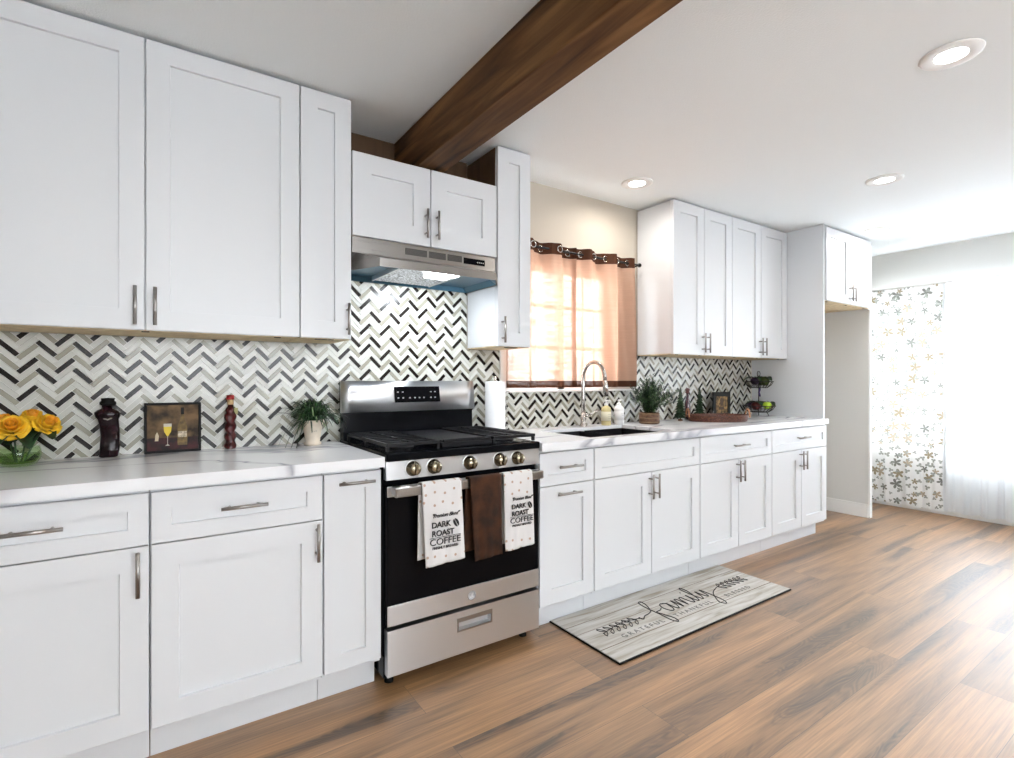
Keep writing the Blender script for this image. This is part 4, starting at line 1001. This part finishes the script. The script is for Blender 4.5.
# ------------------------------------------------------------------ wicker tray and what is in and around it
TX, TY = 3.370, -.325
t = thing('wicker_tray', (TX, TY, CT), 'oval red-brown wicker tray with loop handles on the right countertop', 'tray')
AN = -.62
def tr(u, v, z): return (TX+u*math.cos(AN)-v*math.sin(AN), TY+u*math.sin(AN)+v*math.cos(AN), z)
b = B(); N_ = 48; rings = []
for f, h in ((0.93, .001), (.97, .004), (1.0, .030), (1.02, .042), (.99, .045), (.96, .040), (.93, .012), (.90, .008)):
    rings.append([b.bm.verts.new(tr(.212*f*math.cos(2*PI*k/N_)*(1+.0 if h < .01 else 1+.006*(k % 2)), .130*f*math.sin(2*PI*k/N_), CT+h)) for k in range(N_)])
for A_, C_ in zip(rings, rings[1:]):
    for k in range(N_): b.bm.faces.new((A_[k], A_[(k+1) % N_], C_[(k+1) % N_], C_[k]))
b.bm.faces.new(rings[0]); b.bm.faces.new(rings[-1]); mk('basket_wall', b, wicker, t)
b = B(); b.tube([tr(.215*math.cos(2*PI*k/64), .133*math.sin(2*PI*k/64), CT+.044+.002*(k % 2)) for k in range(64)], .0045, 6, closed=True); mk('rim', b, wicker, t)
for s_ in (-1, 1):
    b = B(); b.tube([tr(s_*.215, .035*math.cos(a), CT+.030+.060*math.sin(a)) for a in [PI*j/14 for j in range(15)]], .0055, 8); mk('handle', b, flat('handle_bamboo', (.50, .24, .12), .35, var=.2), t)
def cone_tree(x, y, z, h, label):
    t = thing('tabletop_tree', (x, y, z), label, 'decorative tree', 'small decorative fir trees')
    b = B(); b.lathe([(.016, 0), (.018, .003), (.016, .012), (.005, .014), (.004, .04)], (x, y, z), 14); mk('trunk', b, pot_wood, t)
    b = B(); n = 11; rn = random.Random(int(x*100))
    for i in range(n):
        f = i/n; zz = z+.028+(h-.030)*f; r = .042*(1-f)+.005
        for k in range(18):
            a = 2*PI*k/18+i*.4+rn.uniform(-.1, .1); d = Vector((math.cos(a), math.sin(a), 0)); p = Vector((x, y, zz)); s_ = Vector((-d.y, d.x, 0))
            w = r*.20+.0012; tip = p+d*r*rn.uniform(.85, 1.12)+Vector((0, 0, -.006)); top_ = p+Vector((0, 0, (h-.03)/n*1.5))
            A_ = [b.bm.verts.new(q) for q in (tip, p+d*r*.5+s_*w, top_, p+d*r*.5-s_*w, p+d*r*.3+Vector((0, 0, -.008)))]
            for tri in ((0, 1, 2), (0, 2, 3), (0, 4, 1), (0, 3, 4)):
                b.bm.faces.new([A_[q] for q in tri])
    b.lathe([(.010, z+h-.03), (.004, z+h-.01), (0, z+h)], (x, y, 0), 8)
    mk('branches', b, leaf_dark, t)
cone_tree(3.185, -.145, CT, .245, 'small dark fir tree ornament left of the slim dark bottle')
cone_tree(3.455, -.115, CT, .245, 'small dark fir tree ornament between the slim bottle and the gold picture')
t = thing('slim_bottle', (3.335, -.095, CT), 'slim dark red bottle with a figured stopper between the two little trees', 'bottle')
b = B(); b.lathe([(.020, 0), (.023, .004), (.023, .10), (.020, .135), (.011, .165), (.010, .200)], (3.335, -.095, CT), 20); mk('glass_body', b, flat('plum_glass', (.045, .010, .018), .08, coat=.8), t)
b = B(); b.lathe([(.013, .198), (.017, .205), (.012, .214), (.020, .224), (.010, .236), (0, .240)], (3.335, -.095, CT), 14); mk('stopper', b, flat('stopper_red', (.09, .02, .015), .5), t)
leaning_picture('framed_gold_picture', 3.640, 3.868, CT, 1.118, -.110, 'black framed gold and brown picture behind the wicker tray', 1)
t = thing('silver_trinket', (3.605, -.130, CT), 'tiny silver ornament standing left of the gold picture', 'ornament')
b = B(); b.lathe([(.012, 0), (.014, .003), (.005, .010), (.009, .022), (.011, .034), (.004, .046), (0, .050)], (3.605, -.130, CT), 14); mk('body', b, faucet_steel, t)
b = B(); b.ball((3.605, -.130, CT+.052), .005); mk('finial', b, faucet_steel, t)

# ------------------------------------------------------------------ two-tier fruit stand
FX, FY = 4.15, -.185
t = thing('fruit_stand', (FX, FY, CT), 'two-tier dark wire fruit stand against the tall white panel', 'fruit stand')
def ringp(r, z, n=28): return [(FX+r*math.cos(2*PI*k/n), FY+r*math.sin(2*PI*k/n), z) for k in range(n)]
for z, R0, nm in ((CT+.035, .125, 'lower_basket'), (CT+.235, .110, 'upper_basket')):
    b = B()
    b.tube(ringp(R0, z+.050), .004, 6, closed=True); b.tube(ringp(R0*.86, z+.022), .0018, 5, closed=True); b.tube(ringp(R0*.60, z), .0025, 6, closed=True)
    for k in range(20):
        a = 2*PI*k/20; c_, s_ = math.cos(a), math.sin(a)
        b.tube([(FX+R0*c_, FY+R0*s_, z+.050), (FX+R0*.86*c_, FY+R0*.86*s_, z+.022), (FX+R0*.60*c_, FY+R0*.60*s_, z), (FX, FY, z-.002)], .0022, 5)
    mk(nm, b, iron, t)
b = B(); b.tube([(FX, FY, CT+.004), (FX, FY, CT+.330)], .004, 8)
b.tube([(FX+.022*math.cos(a), FY, CT+.350+.022*math.sin(a)) for a in [2*PI*k/16 for k in range(16)]], .003, 6, closed=True); mk('post', b, iron, t)
b = B()
for k in range(3):
    a = 2*PI*k/3+.5; c_, s_ = math.cos(a), math.sin(a); b.tube([(FX+.07*c_, FY+.07*s_, CT+.035), (FX+.085*c_, FY+.085*s_, CT+.012), (FX+.08*c_, FY+.08*s_, CT+.003)], .003, 6)
mk('feet', b, iron, t)
def fruit(name, x, y, z, r, m, label, cat, sq=(1, 1, .92), group='artificial fruit in the two-tier stand', leafy=False):
    r *= 1.22
    t = thing(name, (x, y, z-r*.9), label, cat, group)
    b = B(); b.lathe([(0, -.80*r), (.35*r, -.90*r), (.75*r, -.62*r), (.98*r, -.1*r), (.95*r, .35*r), (.65*r, .78*r), (.28*r, .90*r), (0, .74*r)], (0, 0, 0), 20)
    bmesh.ops.transform(b.bm, matrix=Matrix.Diagonal((*sq, 1)), verts=b.bm.verts); bmesh.ops.translate(b.bm, vec=(x, y, z), verts=b.bm.verts); mk('flesh', b, m, t)
    b = B(); b.tube([(x, y, z+r*.65), (x+.003, y, z+r*1.1)], .0014, 5); mk('stalk', b, pot_wood, t)
    if leafy:
        for a in (.3, 2.4, 4.2):
            b = B(); blade(b, (x, y, z+r*.7), a, .085, .03, .024, .05, 1, 6); mk('leaf', b, leaf_dark, t)
lime = flat('lime_skin', (.42, .62, .03), .35, var=.1); red_f = flat('red_skin', (.11, .012, .012), .35, var=.4); plum = flat('plum_skin', (.03, .008, .045), .35, var=.3); olive = flat('olive_skin', (.06, .085, .015), .45, var=.4)
fruit('green_apple', FX-.005, FY-.075, CT+.090, .029, lime, 'bright lime green apple in the lower tier of the fruit stand', 'apple')
fruit('red_pepper', FX+.074, FY-.042, CT+.082, .030, red_f, 'red fruit hanging over the right edge of the lower tier', 'fruit', (1.3, .9, .8), leafy=True)
fruit('red_apple', FX-.075, FY-.020, CT+.086, .032, red_f, 'red apple at the left of the lower tier', 'apple', leafy=True)
fruit('plum', FX-.020, FY+.045, CT+.095, .032, plum, 'purple plum behind the green apple', 'plum')
fruit('plum', FX+.060, FY+.046, CT+.083, .030, plum, 'purple plum at the back right of the lower tier', 'plum', leafy=True)
fruit('pear', FX+.005, FY-.052, CT+.290, .030, olive, 'olive green pear at the front of the upper tier', 'pear', (1, 1, 1.15), leafy=True)
fruit('fig', FX-.048, FY+.006, CT+.290, .029, plum, 'dark fig at the left of the upper tier', 'fig', leafy=True)
fruit('fig', FX+.048, FY+.006, CT+.285, .027, olive, 'dark green fig at the right of the upper tier', 'fig', leafy=True)
b = B(); pts = [(FX-.01+.008*math.sin(k*1.1), FY-.012, CT+.235-.009*k) for k in range(9)]
b.tube(pts, [.008]*9, 6); tag(mk('purple_ribbon', b, flat('ribbon_purple', (.05, .03, .12), .5)), 'purple ribbon hanging from the upper tier of the fruit stand', 'ribbon')
